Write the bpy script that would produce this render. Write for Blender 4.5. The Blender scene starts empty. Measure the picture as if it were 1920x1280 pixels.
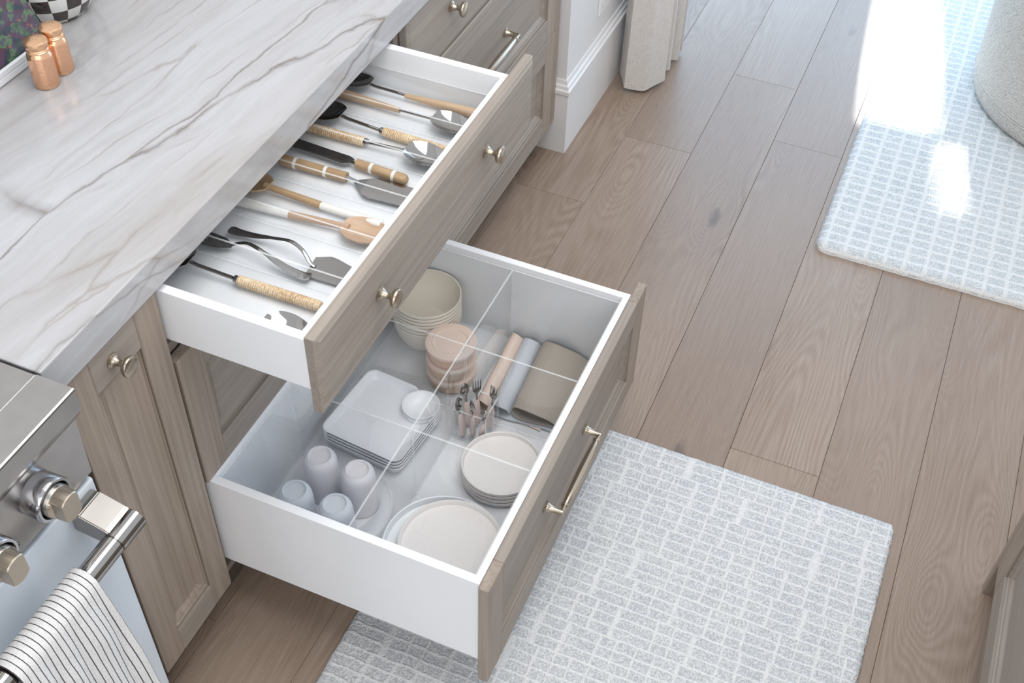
import bpy, bmesh, math, random
from mathutils import Vector, Matrix, noise, Euler
random.seed(7)
PI = math.pi
S = bpy.context.scene
COL = S.collection

# ------------------------------------------------------------------ camera, world, light, exposure
cam_d = bpy.data.cameras.new('camera'); cam = bpy.data.objects.new('camera', cam_d); COL.objects.link(cam)
cam.location = (-0.6956, -0.9381, 2.0108)
cam.rotation_euler = (math.radians(44.1784), math.radians(-1.3246), math.radians(-66.8353))
cam_d.sensor_width = 36.0; cam_d.lens = 2219.19 / 1920 * 36.0
cam_d.clip_start = 0.02
S.camera = cam
W = bpy.data.worlds.new('daylight'); S.world = W; W.use_nodes = True
bg = W.node_tree.nodes['Background']; bg.inputs[0].default_value = (0.915, 0.955, 1.0, 1); bg.inputs[1].default_value = 0.84
S.view_settings.view_transform = 'Standard'; S.view_settings.look = 'None'
S.view_settings.gamma = 1.0; S.view_settings.exposure = 0.14
S.view_settings.use_curve_mapping = False
S.cycles.use_denoising = True
S.cycles.max_bounces = 12; S.cycles.diffuse_bounces = 8; S.cycles.glossy_bounces = 6; S.cycles.transparent_max_bounces = 16
S.cycles.caustics_reflective = False; S.cycles.caustics_refractive = False


def area(name, loc, rot, sx, sy, power, col):
    l = bpy.data.lights.new(name, 'AREA'); l.shape = 'RECTANGLE'; l.size = sx; l.size_y = sy
    l.energy = power; l.color = col
    o = bpy.data.objects.new(name, l); COL.objects.link(o); o.location = loc; o.rotation_euler = rot
    return o


# added panels for daylight from assumed, unseen windows in side and far walls
area('assumed_window_light_side', (3.55, -0.060, 1.20), (math.radians(-90), 0, 0), 1.7, 2.2, 30, (0.43, 0.69, 1.0))  # added glow panel at the assumed side window, bluish floor sheen
area('fill_light_far', (4.57, -1.28, 1.26), (0, math.radians(90), 0), 2.28, 2.44, 50, (0.43, 0.69, 1.0))  # added panel across assumed window and solid piers alike, for floor sheen
area('fill_light_near', (-2.5, -1.5, 2.45), (0, math.radians(-58), math.radians(18)), 2.0, 3.2, 30, (1.0, 0.985, 0.965))  # added soft fill from behind the camera, brightens faces turned that way
area('fill_light_overhead', (0.50, -0.80, 2.68), (0, 0, 0), 1.6, 1.2, 27, (1.0, 0.985, 0.96))  # added overhead fill, brightens the open drawer interiors
# spot beam standing in for the sun, through an assumed narrow far opening
sun_el, sun_az = math.radians(42), math.radians(8)
sd = Vector((math.cos(sun_el) * math.cos(sun_az), math.cos(sun_el) * math.sin(sun_az), math.sin(sun_el)))
sl = bpy.data.lights.new('sun_beam', 'SPOT'); sl.energy = 110000; sl.spot_size = math.radians(2.0); sl.spot_blend = 0.12
sl.shadow_soft_size = 0.30; sl.color = (1.0, 0.97, 0.92)
so = bpy.data.objects.new('sun_beam', sl); COL.objects.link(so)
so.location = Vector((2.70, -0.84, 0)) + sd * 24
so.rotation_euler = sd.to_track_quat('Z', 'Y').to_euler()


# ------------------------------------------------------------------ node helpers
class NT:
    def __init__(s, name):
        s.m = bpy.data.materials.new(name); s.m.use_nodes = True
        s.t = s.m.node_tree; s.b = s.t.nodes['Principled BSDF']

    def n(s, typ, **kw):
        nd = s.t.nodes.new('ShaderNode' + typ)
        for k, v in kw.items():
            if k.startswith('i_'):
                key = k[2:]; key = int(key) if key.isdigit() else key.replace('_', ' ')
                s.put(nd.inputs[key], v)
            else:
                setattr(nd, k, v)
        return nd

    def put(s, sock, v):
        if hasattr(v, 'is_output') or isinstance(v, bpy.types.NodeSocket):
            s.t.links.new(v, sock)
        else:
            sock.default_value = v

    def math(s, op, a, b=None, c=None):
        nd = s.n('Math', operation=op); s.put(nd.inputs[0], a)
        if b is not None: s.put(nd.inputs[1], b)
        if c is not None: s.put(nd.inputs[2], c)
        return nd.outputs[0]

    def obj(s, rnd=0):
        c = s.n('TexCoord').outputs['Object']
        if rnd:
            r = s.n('ObjectInfo').outputs['Random']
            k = s.math('MULTIPLY', r, rnd)
            cb = s.n('CombineXYZ', i_0=k, i_1=s.math('MULTIPLY', k, 0.37), i_2=s.math('MULTIPLY', k, 0.53)).outputs[0]
            c = s.n('VectorMath', operation='ADD', i_0=c, i_1=cb).outputs[0]
        return c

    def map(s, v, sc, rot=(0, 0, 0), loc=(0, 0, 0)):
        nd = s.n('Mapping'); s.put(nd.inputs['Vector'], v)
        nd.inputs['Scale'].default_value = sc; nd.inputs['Rotation'].default_value = rot; nd.inputs['Location'].default_value = loc
        return nd.outputs[0]

    def noise(s, v, sc=1.0, det=2.0, rough=0.5, dist=0.0):
        nd = s.n('TexNoise'); s.put(nd.inputs['Vector'], v); nd.inputs['Scale'].default_value = sc
        nd.inputs['Detail'].default_value = det; nd.inputs['Roughness'].default_value = rough; nd.inputs['Distortion'].default_value = dist
        return nd.outputs['Fac']

    def ramp(s, f, stops, interp='LINEAR'):
        nd = s.n('ValToRGB'); s.put(nd.inputs[0], f); r = nd.color_ramp; r.interpolation = interp
        while len(r.elements) < len(stops): r.elements.new(0.5)
        for e, (p, c) in zip(r.elements, stops):
            e.position = p; e.color = c if len(c) == 4 else (*c, 1)
        return nd.outputs[0]

    def mix(s, f, a, b, mode='MIX'):
        nd = s.n('Mix', data_type='RGBA', blend_type=mode)
        s.put(nd.inputs[0], f); s.put(nd.inputs[6], a if not isinstance(a, tuple) or len(a) == 4 else (*a, 1))
        s.put(nd.inputs[7], b if not isinstance(b, tuple) or len(b) == 4 else (*b, 1))
        return nd.outputs[2]

    def bump(s, h, strength=0.2, dist=0.002):
        nd = s.n('Bump'); nd.inputs['Strength'].default_value = strength; nd.inputs['Distance'].default_value = dist
        s.put(nd.inputs['Height'], h); s.t.links.new(nd.outputs[0], s.b.inputs['Normal'])

    def set(s, col=None, rough=0.5, metal=0.0, spec=0.5, **kw):
        if col is not None: s.put(s.b.inputs['Base Color'], col if not isinstance(col, tuple) or len(col) == 4 else (*col, 1))
        s.put(s.b.inputs['Roughness'], rough); s.put(s.b.inputs['Metallic'], metal); s.put(s.b.inputs['Specular IOR Level'], spec)
        for k, v in kw.items(): s.put(s.b.inputs[k.replace('_', ' ')], v)
        return s.m


M = {}


def plain(name, col, rough=0.5, metal=0.0, spec=0.5, var=0.04, vs=8.0, bump=0.0, bs=300, **kw):
    t = NT(name); c = t.obj()
    f = t.noise(c, vs, 3)
    a = tuple(x * (1 - var) for x in col); b = tuple(min(1, x * (1 + var)) for x in col)
    colr = t.ramp(f, [(0.3, a), (0.7, b)])
    if bump: t.bump(t.noise(c, bs, 3), bump, 0.001)
    M[name] = t.set(colr, rough, metal, spec, **kw)
    return M[name]


def oak(name, axis, light, dark, rough=0.5):
    """straight-grained stained oak; axis = grain direction"""
    t = NT(name); c = t.obj(13.0)
    along, cross = 2.2, 150.0
    sc = [cross] * 3; sc[axis] = along
    fine = t.noise(t.map(c, sc), 1.0, 3, 0.6)
    sc2 = [26.0] * 3; sc2[axis] = 0.8
    broad = t.noise(t.map(c, sc2), 1.0, 2, 0.5, 0.6)
    sc3 = [9.0] * 3; sc3[axis] = 1.1
    rings = t.math('SINE', t.math('MULTIPLY', t.noise(t.map(c, sc3), 1.0, 1.0, 0.4), 75.0))
    f = t.math('ADD', t.math('MULTIPLY', fine, 0.66), t.math('MULTIPLY', broad, 0.26))
    f = t.math('ADD', f, t.math('MULTIPLY', rings, 0.030))
    col = t.ramp(f, [(0.30, dark), (0.60, light)])
    t.bump(fine, 0.10, 0.0006)
    M[name] = t.set(col, rough, 0.0, 0.35)


oak('oak_vertical', 2, (0.385, 0.318, 0.262), (0.275, 0.220, 0.176))
oak('oak_horizontal', 0, (0.360, 0.312, 0.270), (0.275, 0.232, 0.197))
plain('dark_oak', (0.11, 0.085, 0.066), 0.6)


def floor_mat():
    t = NT('floor_oak'); c = t.obj(57.0)
    kn = t.n('TexVoronoi', feature='F1'); t.put(kn.inputs['Vector'], t.map(c, (2.1, 6.4, 1.0))); kn.inputs['Scale'].default_value = 1.0
    kd = kn.outputs['Distance']
    halo = t.math('POWER', 2.718, t.math('MULTIPLY', t.math('MULTIPLY', kd, kd), -16.0))
    n1 = t.noise(t.map(c, (0.75, 5.2, 1)), 1.0, 1.6, 0.45, 0.25)
    n1 = t.math('ADD', n1, t.math('MULTIPLY', halo, 0.26))
    rings = t.math('SINE', t.math('MULTIPLY', n1, 205.0))
    strength = t.noise(t.map(c, (1.1, 4.0, 1)), 1.0, 2)
    strength = t.ramp(strength, [(0.38, (0.10,) * 3), (0.62, (1.0,) * 3)])
    pores = t.noise(t.map(c, (9.0, 330.0, 1)), 1.0, 2, 0.6)
    tone = t.noise(t.map(c, (0.9, 3.0, 1)), 1.0, 2)
    f = t.math('ADD', t.math('MULTIPLY', t.math('MULTIPLY', rings, strength), 0.075), t.math('MULTIPLY', pores, 0.46))
    f = t.math('ADD', f, t.math('MULTIPLY', tone, 0.44))
    col = t.ramp(f, [(0.22, (0.218, 0.150, 0.106)), (0.45, (0.322, 0.237, 0.180)), (0.66, (0.410, 0.320, 0.257))])
    r = t.n('ObjectInfo').outputs['Random']
    col = t.mix(t.math('MULTIPLY', r, 0.38), col, (0.235, 0.176, 0.140))
    # knots: dark heart with a ragged edge
    rag = t.math('MULTIPLY', t.noise(t.map(c, (28, 60, 1)), 1.0, 3), 0.11)
    core = t.ramp(t.math('SUBTRACT', kd, rag), [(0.0, (1,) * 3), (0.035, (0.6,) * 3), (0.075, (0,) * 3)])
    pick = t.math('GREATER_THAN', t.n('SeparateColor', i_0=kn.outputs['Color']).outputs[0], 0.18)
    col = t.mix(t.math('MULTIPLY', t.math('MULTIPLY', core, pick), 0.72), col, (0.115, 0.085, 0.070))
    t.bump(t.math('ADD', pores, t.math('MULTIPLY', rings, 0.15)), 0.12, 0.0008)
    M['floor_oak'] = t.set(col, t.math('ADD', 0.30, t.math('MULTIPLY', pores, 0.16)), 0.0, 0.5)


floor_mat()


def marble():
    t = NT('quartzite'); c = t.obj()
    base = t.map(c, (1, 1, 1), (0, 0, math.radians(6)))
    wob = t.n('TexNoise'); t.put(wob.inputs['Vector'], t.map(base, (4.0, 7.0, 7.0))); wob.inputs['Scale'].default_value = 1.0; wob.inputs['Detail'].default_value = 6
    w2 = t.n('VectorMath', operation='MULTIPLY_ADD', i_0=wob.outputs['Color'], i_1=(0.10, 0.075, 0.075), i_2=base).outputs[0]

    def veins(scx, scy, off, width):
        v = t.n('TexVoronoi', feature='DISTANCE_TO_EDGE'); t.put(v.inputs['Vector'], t.map(w2, (scx, scy, scy), loc=(off, off * 1.7, 0)))
        v.inputs['Scale'].default_value = 1.0
        return t.ramp(v.outputs['Distance'], [(0.0, (1,) * 3), (width * 0.35, (0.45,) * 3), (width, (0,) * 3)])
    v1 = veins(0.8, 5.6, 0.35, 0.020)
    v2 = veins(1.5, 13.0, 3.3, 0.040)
    fade = t.ramp(t.noise(t.map(base, (3.0, 6.0, 6.0)), 1.0, 3), [(0.37, (0,) * 3), (0.54, (1,) * 3)])
    fade2 = t.ramp(t.noise(t.map(base, (5.0, 5.0, 5.0), loc=(4, 2, 0)), 1.0, 3), [(0.45, (0,) * 3), (0.62, (1,) * 3)])
    streak = t.noise(t.map(w2, (2.2, 46.0, 46.0)), 1.0, 4, 0.6)
    cloud = t.noise(t.map(w2, (1.3, 5.0, 5.0)), 1.0, 3)
    col = t.ramp(cloud, [(0.30, (0.375, 0.343, 0.320)), (0.46, (0.440, 0.426, 0.430)), (0.66, (0.505, 0.505, 0.53))])
    col = t.mix(0.40, col, t.ramp(streak, [(0.30, (0.35, 0.337, 0.328)), (0.60, (0.51, 0.51, 0.535))]))
    col = t.mix(t.math('MULTIPLY', t.math('MULTIPLY', v2, fade2), 0.60), col, (0.285, 0.24, 0.20))
    col = t.mix(t.math('MULTIPLY', t.math('MULTIPLY', v1, fade), 0.85), col, (0.165, 0.138, 0.115))
    M['quartzite'] = t.set(col, 0.13, 0.0, 0.5)


marble()


def rug_mat(name, row, colw, group, wr, wc, cell, cell2, line):
    """loop pile: straight raised rows across (along Y), staggered cross lines (along X)"""
    t = NT(name); c = t.obj()
    wob = t.n('TexNoise'); t.put(wob.inputs['Vector'], c); wob.inputs['Scale'].default_value = 38.0; wob.inputs['Detail'].default_value = 3
    cw = t.n('VectorMath', operation='MULTIPLY_ADD', i_0=wob.outputs['Color'], i_1=(0.008, 0.009, 0), i_2=c).outputs[0]
    sp = t.n('SeparateXYZ', i_0=cw); X, Y = sp.outputs[0], sp.outputs[1]
    r = t.math('DIVIDE', X, row); rid = t.math('FLOOR', r); rf = t.math('SUBTRACT', r, rid)
    gid = t.math('FLOOR', t.math('DIVIDE', t.math('ADD', rid, 1000.3), group))
    hsh = t.n('TexWhiteNoise', noise_dimensions='1D'); t.put(hsh.inputs['W'], gid)
    drift = t.noise(t.n('CombineXYZ', i_0=t.math('MULTIPLY', Y, 7.0), i_1=t.math('MULTIPLY', gid, 3.7)).outputs[0], 1.0, 1.0)
    q = t.math('ADD', t.math('DIVIDE', Y, colw), t.math('ADD', t.math('MULTIPLY', hsh.outputs['Value'], 1.0 if group < 50 else 0.0), t.math('MULTIPLY', drift, 2.6 if group < 50 else 0.5)))
    cf = t.math('FRACT', q)
    def band(f, w):
        d = t.math('ABSOLUTE', t.math('SUBTRACT', f, 0.5))
        return t.ramp(d, [(0.5 - w, (0,) * 3), (0.5 - w * 0.35, (1,) * 3)])
    m = t.math('MAXIMUM', band(rf, wr), t.math('MULTIPLY', band(cf, wc), 0.85))
    loops = t.noise(c, 300.0, 2.5, 0.65); big = t.noise(c, 14.0, 2)
    base = t.mix(t.ramp(big, [(0.35, (0,) * 3), (0.65, (1,) * 3)]), cell, cell2)
    base = t.mix(t.ramp(loops, [(0.34, (0.8,) * 3), (0.58, (0,) * 3)]), base, tuple(x * 0.66 for x in cell))
    base = t.mix(t.ramp(loops, [(0.50, (0,) * 3), (0.68, (0.8,) * 3)]), base, line)
    ln = t.mix(t.ramp(loops, [(0.30, (0.7,) * 3), (0.55, (0,) * 3)]), line, cell2)
    col = t.mix(t.math('MULTIPLY', m, 0.88), base, ln)
    vor = t.n('TexVoronoi', feature='F1'); t.put(vor.inputs['Vector'], c); vor.inputs['Scale'].default_value = 240.0
    h = t.math('ADD', t.math('MULTIPLY', t.math('SUBTRACT', 1.0, vor.outputs['Distance']), 0.6), t.math('ADD', t.math('MULTIPLY', loops, 0.5), t.math('MULTIPLY', m, 0.7)))
    t.bump(h, 0.7, 0.0035)
    M[name] = t.set(col, 0.95, 0.0, 0.1)


rug_mat('runner_pile', 0.0235, 0.0480, 3.0, 0.17, 0.11, (0.595, 0.61, 0.635), (0.66, 0.665, 0.67), (0.81, 0.805, 0.80))
rug_mat('dining_rug_pile', 0.0330, 0.0500, 100.0, 0.20, 0.16, (0.60, 0.635, 0.655), (0.66, 0.685, 0.695), (0.81, 0.80, 0.79))

plain('drawer_white', (0.895, 0.905, 0.925), 0.42, var=0.012)
plain('wall_paint', (0.74, 0.735, 0.735), 0.7, var=0.01)
plain('trim_paint', (0.77, 0.765, 0.765), 0.42, var=0.01)
plain('stainless', (0.43, 0.41, 0.395), 0.27, 1.0, var=0.05, vs=40)
plain('satin_steel', (0.42, 0.395, 0.37), 0.30, 1.0, var=0.04)
plain('champagne', (0.50, 0.43, 0.345), 0.25, 1.0, var=0.03)
plain('champagne_satin', (0.52, 0.45, 0.365), 0.34, 1.0, var=0.03)
plain('chrome', (0.50, 0.50, 0.52), 0.10, 1.0, var=0.02)
plain('polished_steel', (0.40, 0.385, 0.37), 0.08, 1.0, var=0.02)
plain('oven_enamel', (0.68, 0.735, 0.80), 0.22, var=0.01)
plain('black', (0.012, 0.012, 0.012), 0.5)
plain('bowl_cream', (0.74, 0.695, 0.615), 0.55, var=0.02)
plain('cup_grey', (0.75, 0.735, 0.765), 0.40, var=0.01)
plain('cup_blue', (0.70, 0.73, 0.775), 0.40, var=0.01)
plain('melamine_white', (0.85, 0.865, 0.89), 0.30, var=0.01)
plain('plate_blue', (0.76, 0.785, 0.81), 0.35, var=0.01)
plain('mat_taupe', (0.365, 0.325, 0.280), 0.6, var=0.03)
plain('mat_blue', (0.52, 0.555, 0.60), 0.6, var=0.03)
plain('mat_peach', (0.70, 0.575, 0.50), 0.6, var=0.03)
plain('cutlery_pink', (0.68, 0.565, 0.52), 0.45, var=0.02)
plain('band_white', (0.78, 0.765, 0.73), 0.4, var=0.02)
plain('outlet_white', (0.82, 0.82, 0.82), 0.35, var=0.01)
plain('page_white', (0.76, 0.76, 0.78), 0.5, var=0.02)
plain('glass_dark', (0.05, 0.05, 0.055), 0.1)


def wood(name, light, dark, axis=1, rough=0.5):
    t = NT(name); c = t.obj(5.0)
    sc = [160.0] * 3; sc[axis] = 9.0
    f = t.noise(t.map(c, sc), 1.0, 4, 0.65, 0.4)
    sc = [30.0] * 3; sc[axis] = 5.0
    f = t.math('ADD', t.math('MULTIPLY', f, 0.6), t.math('MULTIPLY', t.noise(t.map(c, sc), 1.0, 2), 0.4))
    M[name] = t.set(t.ramp(f, [(0.35, dark), (0.65, light)]), rough, 0, 0.35)


wood('beech', (0.60, 0.44, 0.30), (0.47, 0.325, 0.205))
wood('mango_wood', (0.52, 0.37, 0.225), (0.32, 0.205, 0.11))
wood('olive_wood', (0.58, 0.42, 0.30), (0.42, 0.275, 0.18))


def cane():
    t = NT('woven_cane'); c = t.obj(3.0)
    f = t.noise(t.map(c, (260, 420, 260)), 1.0, 2, 0.6)
    g = t.noise(t.map(c, (40, 25, 40)), 1.0, 2)
    f = t.math('ADD', t.math('MULTIPLY', f, 0.65), t.math('MULTIPLY', g, 0.35))
    yy = t.n('SeparateXYZ', i_0=t.obj()).outputs[1]
    f = t.math('ADD', f, t.math('MULTIPLY', t.math('SINE', t.math('MULTIPLY', yy, 2 * PI / 0.0038)), 0.07))
    M['woven_cane'] = t.set(t.ramp(f, [(0.32, (0.36, 0.21, 0.105)), (0.5, (0.66, 0.49, 0.31)), (0.66, (0.80, 0.68, 0.50))]), 0.6, 0, 0.3)


cane()


def copper():
    t = NT('hammered_copper'); c = t.obj()
    v = t.n('TexVoronoi', feature='F1'); t.put(v.inputs['Vector'], c); v.inputs['Scale'].default_value = 190
    t.bump(v.outputs['Distance'], 0.22, 0.0012)
    M['hammered_copper'] = t.set((0.86, 0.50, 0.315), 0.24, 1.0)
    plain('copper_lid', (0.84, 0.52, 0.32), 0.28, 1.0, var=0.03)


copper()


def speckled(name, col, spot):
    t = NT(name); c = t.obj()
    v = t.noise(c, 620.0, 2, 0.7)
    f = t.ramp(v, [(0.60, (0,) * 3), (0.70, (1,) * 3)])
    M[name] = t.set(t.mix(t.math('MULTIPLY', f, 0.55), col, spot), 0.45, 0, 0.35)


speckled('speckled_sand', (0.735, 0.705, 0.685), (0.42, 0.36, 0.32))
speckled('speckled_rose', (0.71, 0.655, 0.63), (0.42, 0.34, 0.31))


def fabric(name, col, dens, rough=0.9, trans=0.0):
    t = NT(name); c = t.obj()
    a = t.noise(t.map(c, (dens, dens, dens * 0.12)), 1.0, 2); b = t.noise(t.map(c, (dens * 0.12, dens * 0.12, dens)), 1.0, 2)
    f = t.math('MULTIPLY', t.math('ADD', a, b), 0.5)
    d = tuple(x * 0.86 for x in col)
    t.bump(f, 0.25, 0.001)
    M[name] = t.set(t.ramp(f, [(0.38, d), (0.6, col)]), rough, 0, 0.1)


fabric('linen', (0.68, 0.645, 0.615), 420)


def boucle():
    t = NT('boucle'); c = t.obj()
    v = t.n('TexVoronoi', feature='SMOOTH_F1'); t.put(v.inputs['Vector'], c); v.inputs['Scale'].default_value = 210
    n = t.noise(c, 110, 3)
    h = t.math('ADD', v.outputs['Distance'], t.math('MULTIPLY', n, 0.6)); t.bump(h, 0.8, 0.006)
    M['boucle'] = t.set(t.ramp(v.outputs['Distance'], [(0.1, (0.66, 0.64, 0.60)), (0.7, (0.50, 0.48, 0.445))]), 0.95, 0, 0.1)


boucle()


def towel_mat():
    t = NT('striped_terry'); uv = t.n('TexCoord').outputs['UV']
    sx = t.n('SeparateXYZ', i_0=uv).outputs[0]
    wob = t.math('MULTIPLY', t.noise(t.map(uv, (6, 90, 1)), 1.0, 2), 0.10)
    fr = t.math('FRACT', t.math('ADD', t.math('MULTIPLY', sx, 17.0), wob))
    line = t.math('LESS_THAN', fr, 0.15)
    c = t.obj()
    nz = t.noise(c, 700, 2)
    col = t.mix(line, t.ramp(nz, [(0.3, (0.63, 0.62, 0.62)), (0.6, (0.82, 0.81, 0.80))]), (0.085, 0.07, 0.075))
    t.bump(nz, 0.6, 0.002)
    M['striped_terry'] = t.set(col, 0.95, 0, 0.1)


towel_mat()


def checker():
    t = NT('checkered_enamel'); uv = t.n('TexCoord').outputs['UV']
    ck = t.n('TexChecker'); t.put(ck.inputs['Vector'], t.map(uv, (18, 8, 1))); ck.inputs['Scale'].default_value = 1.0
    nz = t.noise(t.obj(), 30, 3)
    col = t.mix(ck.outputs['Fac'], t.ramp(nz, [(0.3, (0.018, 0.014, 0.012)), (0.7, (0.05, 0.035, 0.028))]), t.ramp(nz, [(0.3, (0.66, 0.66, 0.62)), (0.7, (0.76, 0.76, 0.74))]))
    M['checkered_enamel'] = t.set(col, 0.12, 0, 0.6)


checker()


def cover():
    t = NT('book_cover'); c = t.obj()
    v = t.n('TexVoronoi', feature='F1'); t.put(v.inputs['Vector'], c); v.inputs['Scale'].default_value = 75
    sep = t.n('SeparateColor', i_0=v.outputs['Color']).outputs[0]
    leaf = t.ramp(t.math('ADD', t.math('MULTIPLY', sep, 0.5), t.math('MULTIPLY', t.noise(c, 70, 4), 0.5)),
                  [(0.26, (0.02, 0.03, 0.06)), (0.38, (0.035, 0.085, 0.055)), (0.48, (0.10, 0.19, 0.085)), (0.54, (0.06, 0.06, 0.11)), (0.62, (0.09, 0.025, 0.05)), (0.70, (0.05, 0.05, 0.09)), (0.80, (0.45, 0.15, 0.07))])
    net = t.n('TexWave', wave_type='BANDS', bands_direction='DIAGONAL'); t.put(net.inputs['Vector'], c); net.inputs['Scale'].default_value = 120
    col = t.mix(t.math('MULTIPLY', net.outputs['Fac'], 0.25), leaf, (0.16, 0.12, 0.13))
    M['book_cover'] = t.set(col, 0.3)


cover()


def acrylic(name, tint=(1, 1, 1), rough=0.0, haze=0.0):
    """clear sheet: see-through with a fresnel reflection on both faces"""
    t = NT(name); t.t.nodes.remove(t.b)
    tr = t.n('BsdfTransparent'); tr.inputs[0].default_value = (*tint, 1)
    gl = t.n('BsdfGlossy'); gl.inputs['Roughness'].default_value = rough; gl.inputs[0].default_value = (1, 1, 1, 1)
    fr = t.n('Fresnel'); fr.inputs['IOR'].default_value = 1.49
    front = t.math('SUBTRACT', 1.0, t.n('NewGeometry').outputs['Backfacing'])
    mx = t.n('MixShader'); t.t.links.new(t.math('MULTIPLY', fr.outputs[0], front), mx.inputs[0]); t.t.links.new(tr.outputs[0], mx.inputs[1]); t.t.links.new(gl.outputs[0], mx.inputs[2])
    out = mx.outputs[0]
    if haze:
        df = t.n('BsdfDiffuse'); df.inputs[0].default_value = (*tint, 1)
        m2 = t.n('MixShader', i_0=haze); t.t.links.new(out, m2.inputs[1]); t.t.links.new(df.outputs[0], m2.inputs[2]); out = m2.outputs[0]
    t.t.links.new(out, t.t.nodes['Material Output'].inputs[0])
    M[name] = t.m


acrylic('acrylic', (0.990, 0.993, 0.995))
acrylic('window_glass', (0.95, 0.97, 0.97))
acrylic('peach_plastic', (0.97, 0.81, 0.645), 0.25, 0.48)
acrylic('lid_plastic', (0.91, 0.79, 0.705), 0.30, 0.62)
acrylic('acrylic_edge', (0.93, 0.945, 0.95), 0.15, 0.42)

# ------------------------------------------------------------------ mesh helpers (world coordinates unless stated)


def nb(): return bmesh.new()


def box(bm, x0, x1, y0, y1, z0, z1, bev=0.0, seg=1):
    xs, ys, zs = sorted((x0, x1)), sorted((y0, y1)), sorted((z0, z1))
    v = [bm.verts.new((x, y, z)) for x in xs for y in ys for z in zs]
    idx = [(0, 1, 3, 2), (4, 6, 7, 5), (0, 4, 5, 1), (2, 3, 7, 6), (0, 2, 6, 4), (1, 5, 7, 3)]
    fs = [bm.faces.new([v[i] for i in f]) for f in idx]
    bmesh.ops.recalc_face_normals(bm, faces=fs)
    if bev:
        es = list({e for f in fs for e in f.edges})
        bmesh.ops.bevel(bm, geom=es, offset=bev, segments=seg, profile=0.5, affect='EDGES')
    return bm


def lathe(bm, prof, n=32, mat=None, cap=True, uv=False, mod=None):
    """prof: list of (r, h) around local Z; mat: 4x4 placement"""
    rings = []
    for k, (r, h) in enumerate(prof):
        ring = []
        for i in range(n):
            a = 2 * PI * i / n
            rr = r * (mod(k, a) if mod else 1.0)
            p = Vector((rr * math.cos(a), rr * math.sin(a), h))
            ring.append(bm.verts.new(mat @ p if mat else p))
        rings.append(ring)
    lay = bm.loops.layers.uv.verify() if uv else None
    for k in range(len(rings) - 1):
        a, b = rings[k], rings[k + 1]
        for i in range(n):
            j = (i + 1) % n
            f = bm.faces.new((a[i], a[j], b[j], b[i])); f.smooth = True
            if uv:
                L = len(rings) - 1
                for lp, (uu, vv) in zip(f.loops, ((i, k), (i + 1, k), (i + 1, k + 1), (i, k + 1))):
                    lp[lay].uv = (uu / n, vv / L)
    if cap:
        if prof[0][0] > 1e-5: bm.faces.new(list(reversed(rings[0])))
        if prof[-1][0] > 1e-5: bm.faces.new(rings[-1])
    bmesh.ops.remove_doubles(bm, verts=bm.verts[:], dist=1e-6)
    bmesh.ops.recalc_face_normals(bm, faces=bm.faces[:])
    return bm


def tube(bm, pts, rad, n=12, flat=None):
    """tube through pts; rad scalar or list; flat=(w,h) list for an elliptical section (side, up)"""
    pts = [Vector(p) for p in pts]; rings = []
    for k, p in enumerate(pts):
        t = (pts[min(k + 1, len(pts) - 1)] - pts[max(k - 1, 0)]).normalized()
        up = Vector((0, 0, 1)) if abs(t.z) < 0.95 else Vector((0, 1, 0))
        s = t.cross(up).normalized(); u = s.cross(t).normalized()
        if flat: w, h = flat[k]
        else:
            w = h = rad[k] if isinstance(rad, (list, tuple)) else rad
        rings.append([bm.verts.new(p + s * (w * math.cos(2 * PI * i / n)) + u * (h * math.sin(2 * PI * i / n))) for i in range(n)])
    for a, b in zip(rings, rings[1:]):
        for i in range(n):
            j = (i + 1) % n; f = bm.faces.new((a[i], a[j], b[j], b[i])); f.smooth = True
    bm.faces.new(list(reversed(rings[0]))); bm.faces.new(rings[-1])
    bmesh.ops.recalc_face_normals(bm, faces=bm.faces[:])
    return bm


def smooth_path(ctrl, n=8):
    """Catmull-Rom through control tuples of any length"""
    out = []
    for i in range(len(ctrl) - 1):
        p0 = ctrl[max(i - 1, 0)]; p1 = ctrl[i]; p2 = ctrl[i + 1]; p3 = ctrl[min(i + 2, len(ctrl) - 1)]
        for k in range(n):
            t = k / n
            out.append(tuple(0.5 * (2 * b + (c - a) * t + (2 * a - 5 * b + 4 * c - d) * t * t + (3 * b - a - 3 * c + d) * t ** 3) for a, b, c, d in zip(p0, p1, p2, p3)))
    out.append(tuple(ctrl[-1])); return out


def rings_panel(bm, x0, x1, z0, z1, yf, prof, s=1, axis='y'):
    """mitred rectangular loops: prof = [(inset, depth)], depth runs into the front; last loop is filled, first loop closed as back"""
    L = []
    for ins, d in prof:
        y = yf + s * d
        q = [(x0 + ins, z0 + ins), (x1 - ins, z0 + ins), (x1 - ins, z1 - ins), (x0 + ins, z1 - ins)]
        L.append([bm.verts.new((x, y, z)) for x, z in q])
    for a, b in zip(L, L[1:]):
        for i in range(4):
            j = (i + 1) % 4; bm.faces.new((a[i], a[j], b[j], b[i]))
    bm.faces.new(L[-1]); bm.faces.new(list(reversed(L[0])))
    bmesh.ops.recalc_face_normals(bm, faces=bm.faces[:])
    return bm


def prism(bm, poly, z0, z1, mat=None, bev=0.0):
    a = [bm.verts.new((x, y, z0)) for x, y in poly]; b = [bm.verts.new((x, y, z1)) for x, y in poly]
    n = len(poly); fs = [bm.faces.new(list(reversed(a))), bm.faces.new(b)]
    for i in range(n):
        j = (i + 1) % n; fs.append(bm.faces.new((a[i], a[j], b[j], b[i])))
    if mat: bmesh.ops.transform(bm, matrix=mat, verts=a + b)
    bmesh.ops.recalc_face_normals(bm, faces=bm.faces[:])
    if bev: bmesh.ops.bevel(bm, geom=list({e for f in fs for e in f.edges}), offset=bev, segments=2, affect='EDGES')
    return bm


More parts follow.
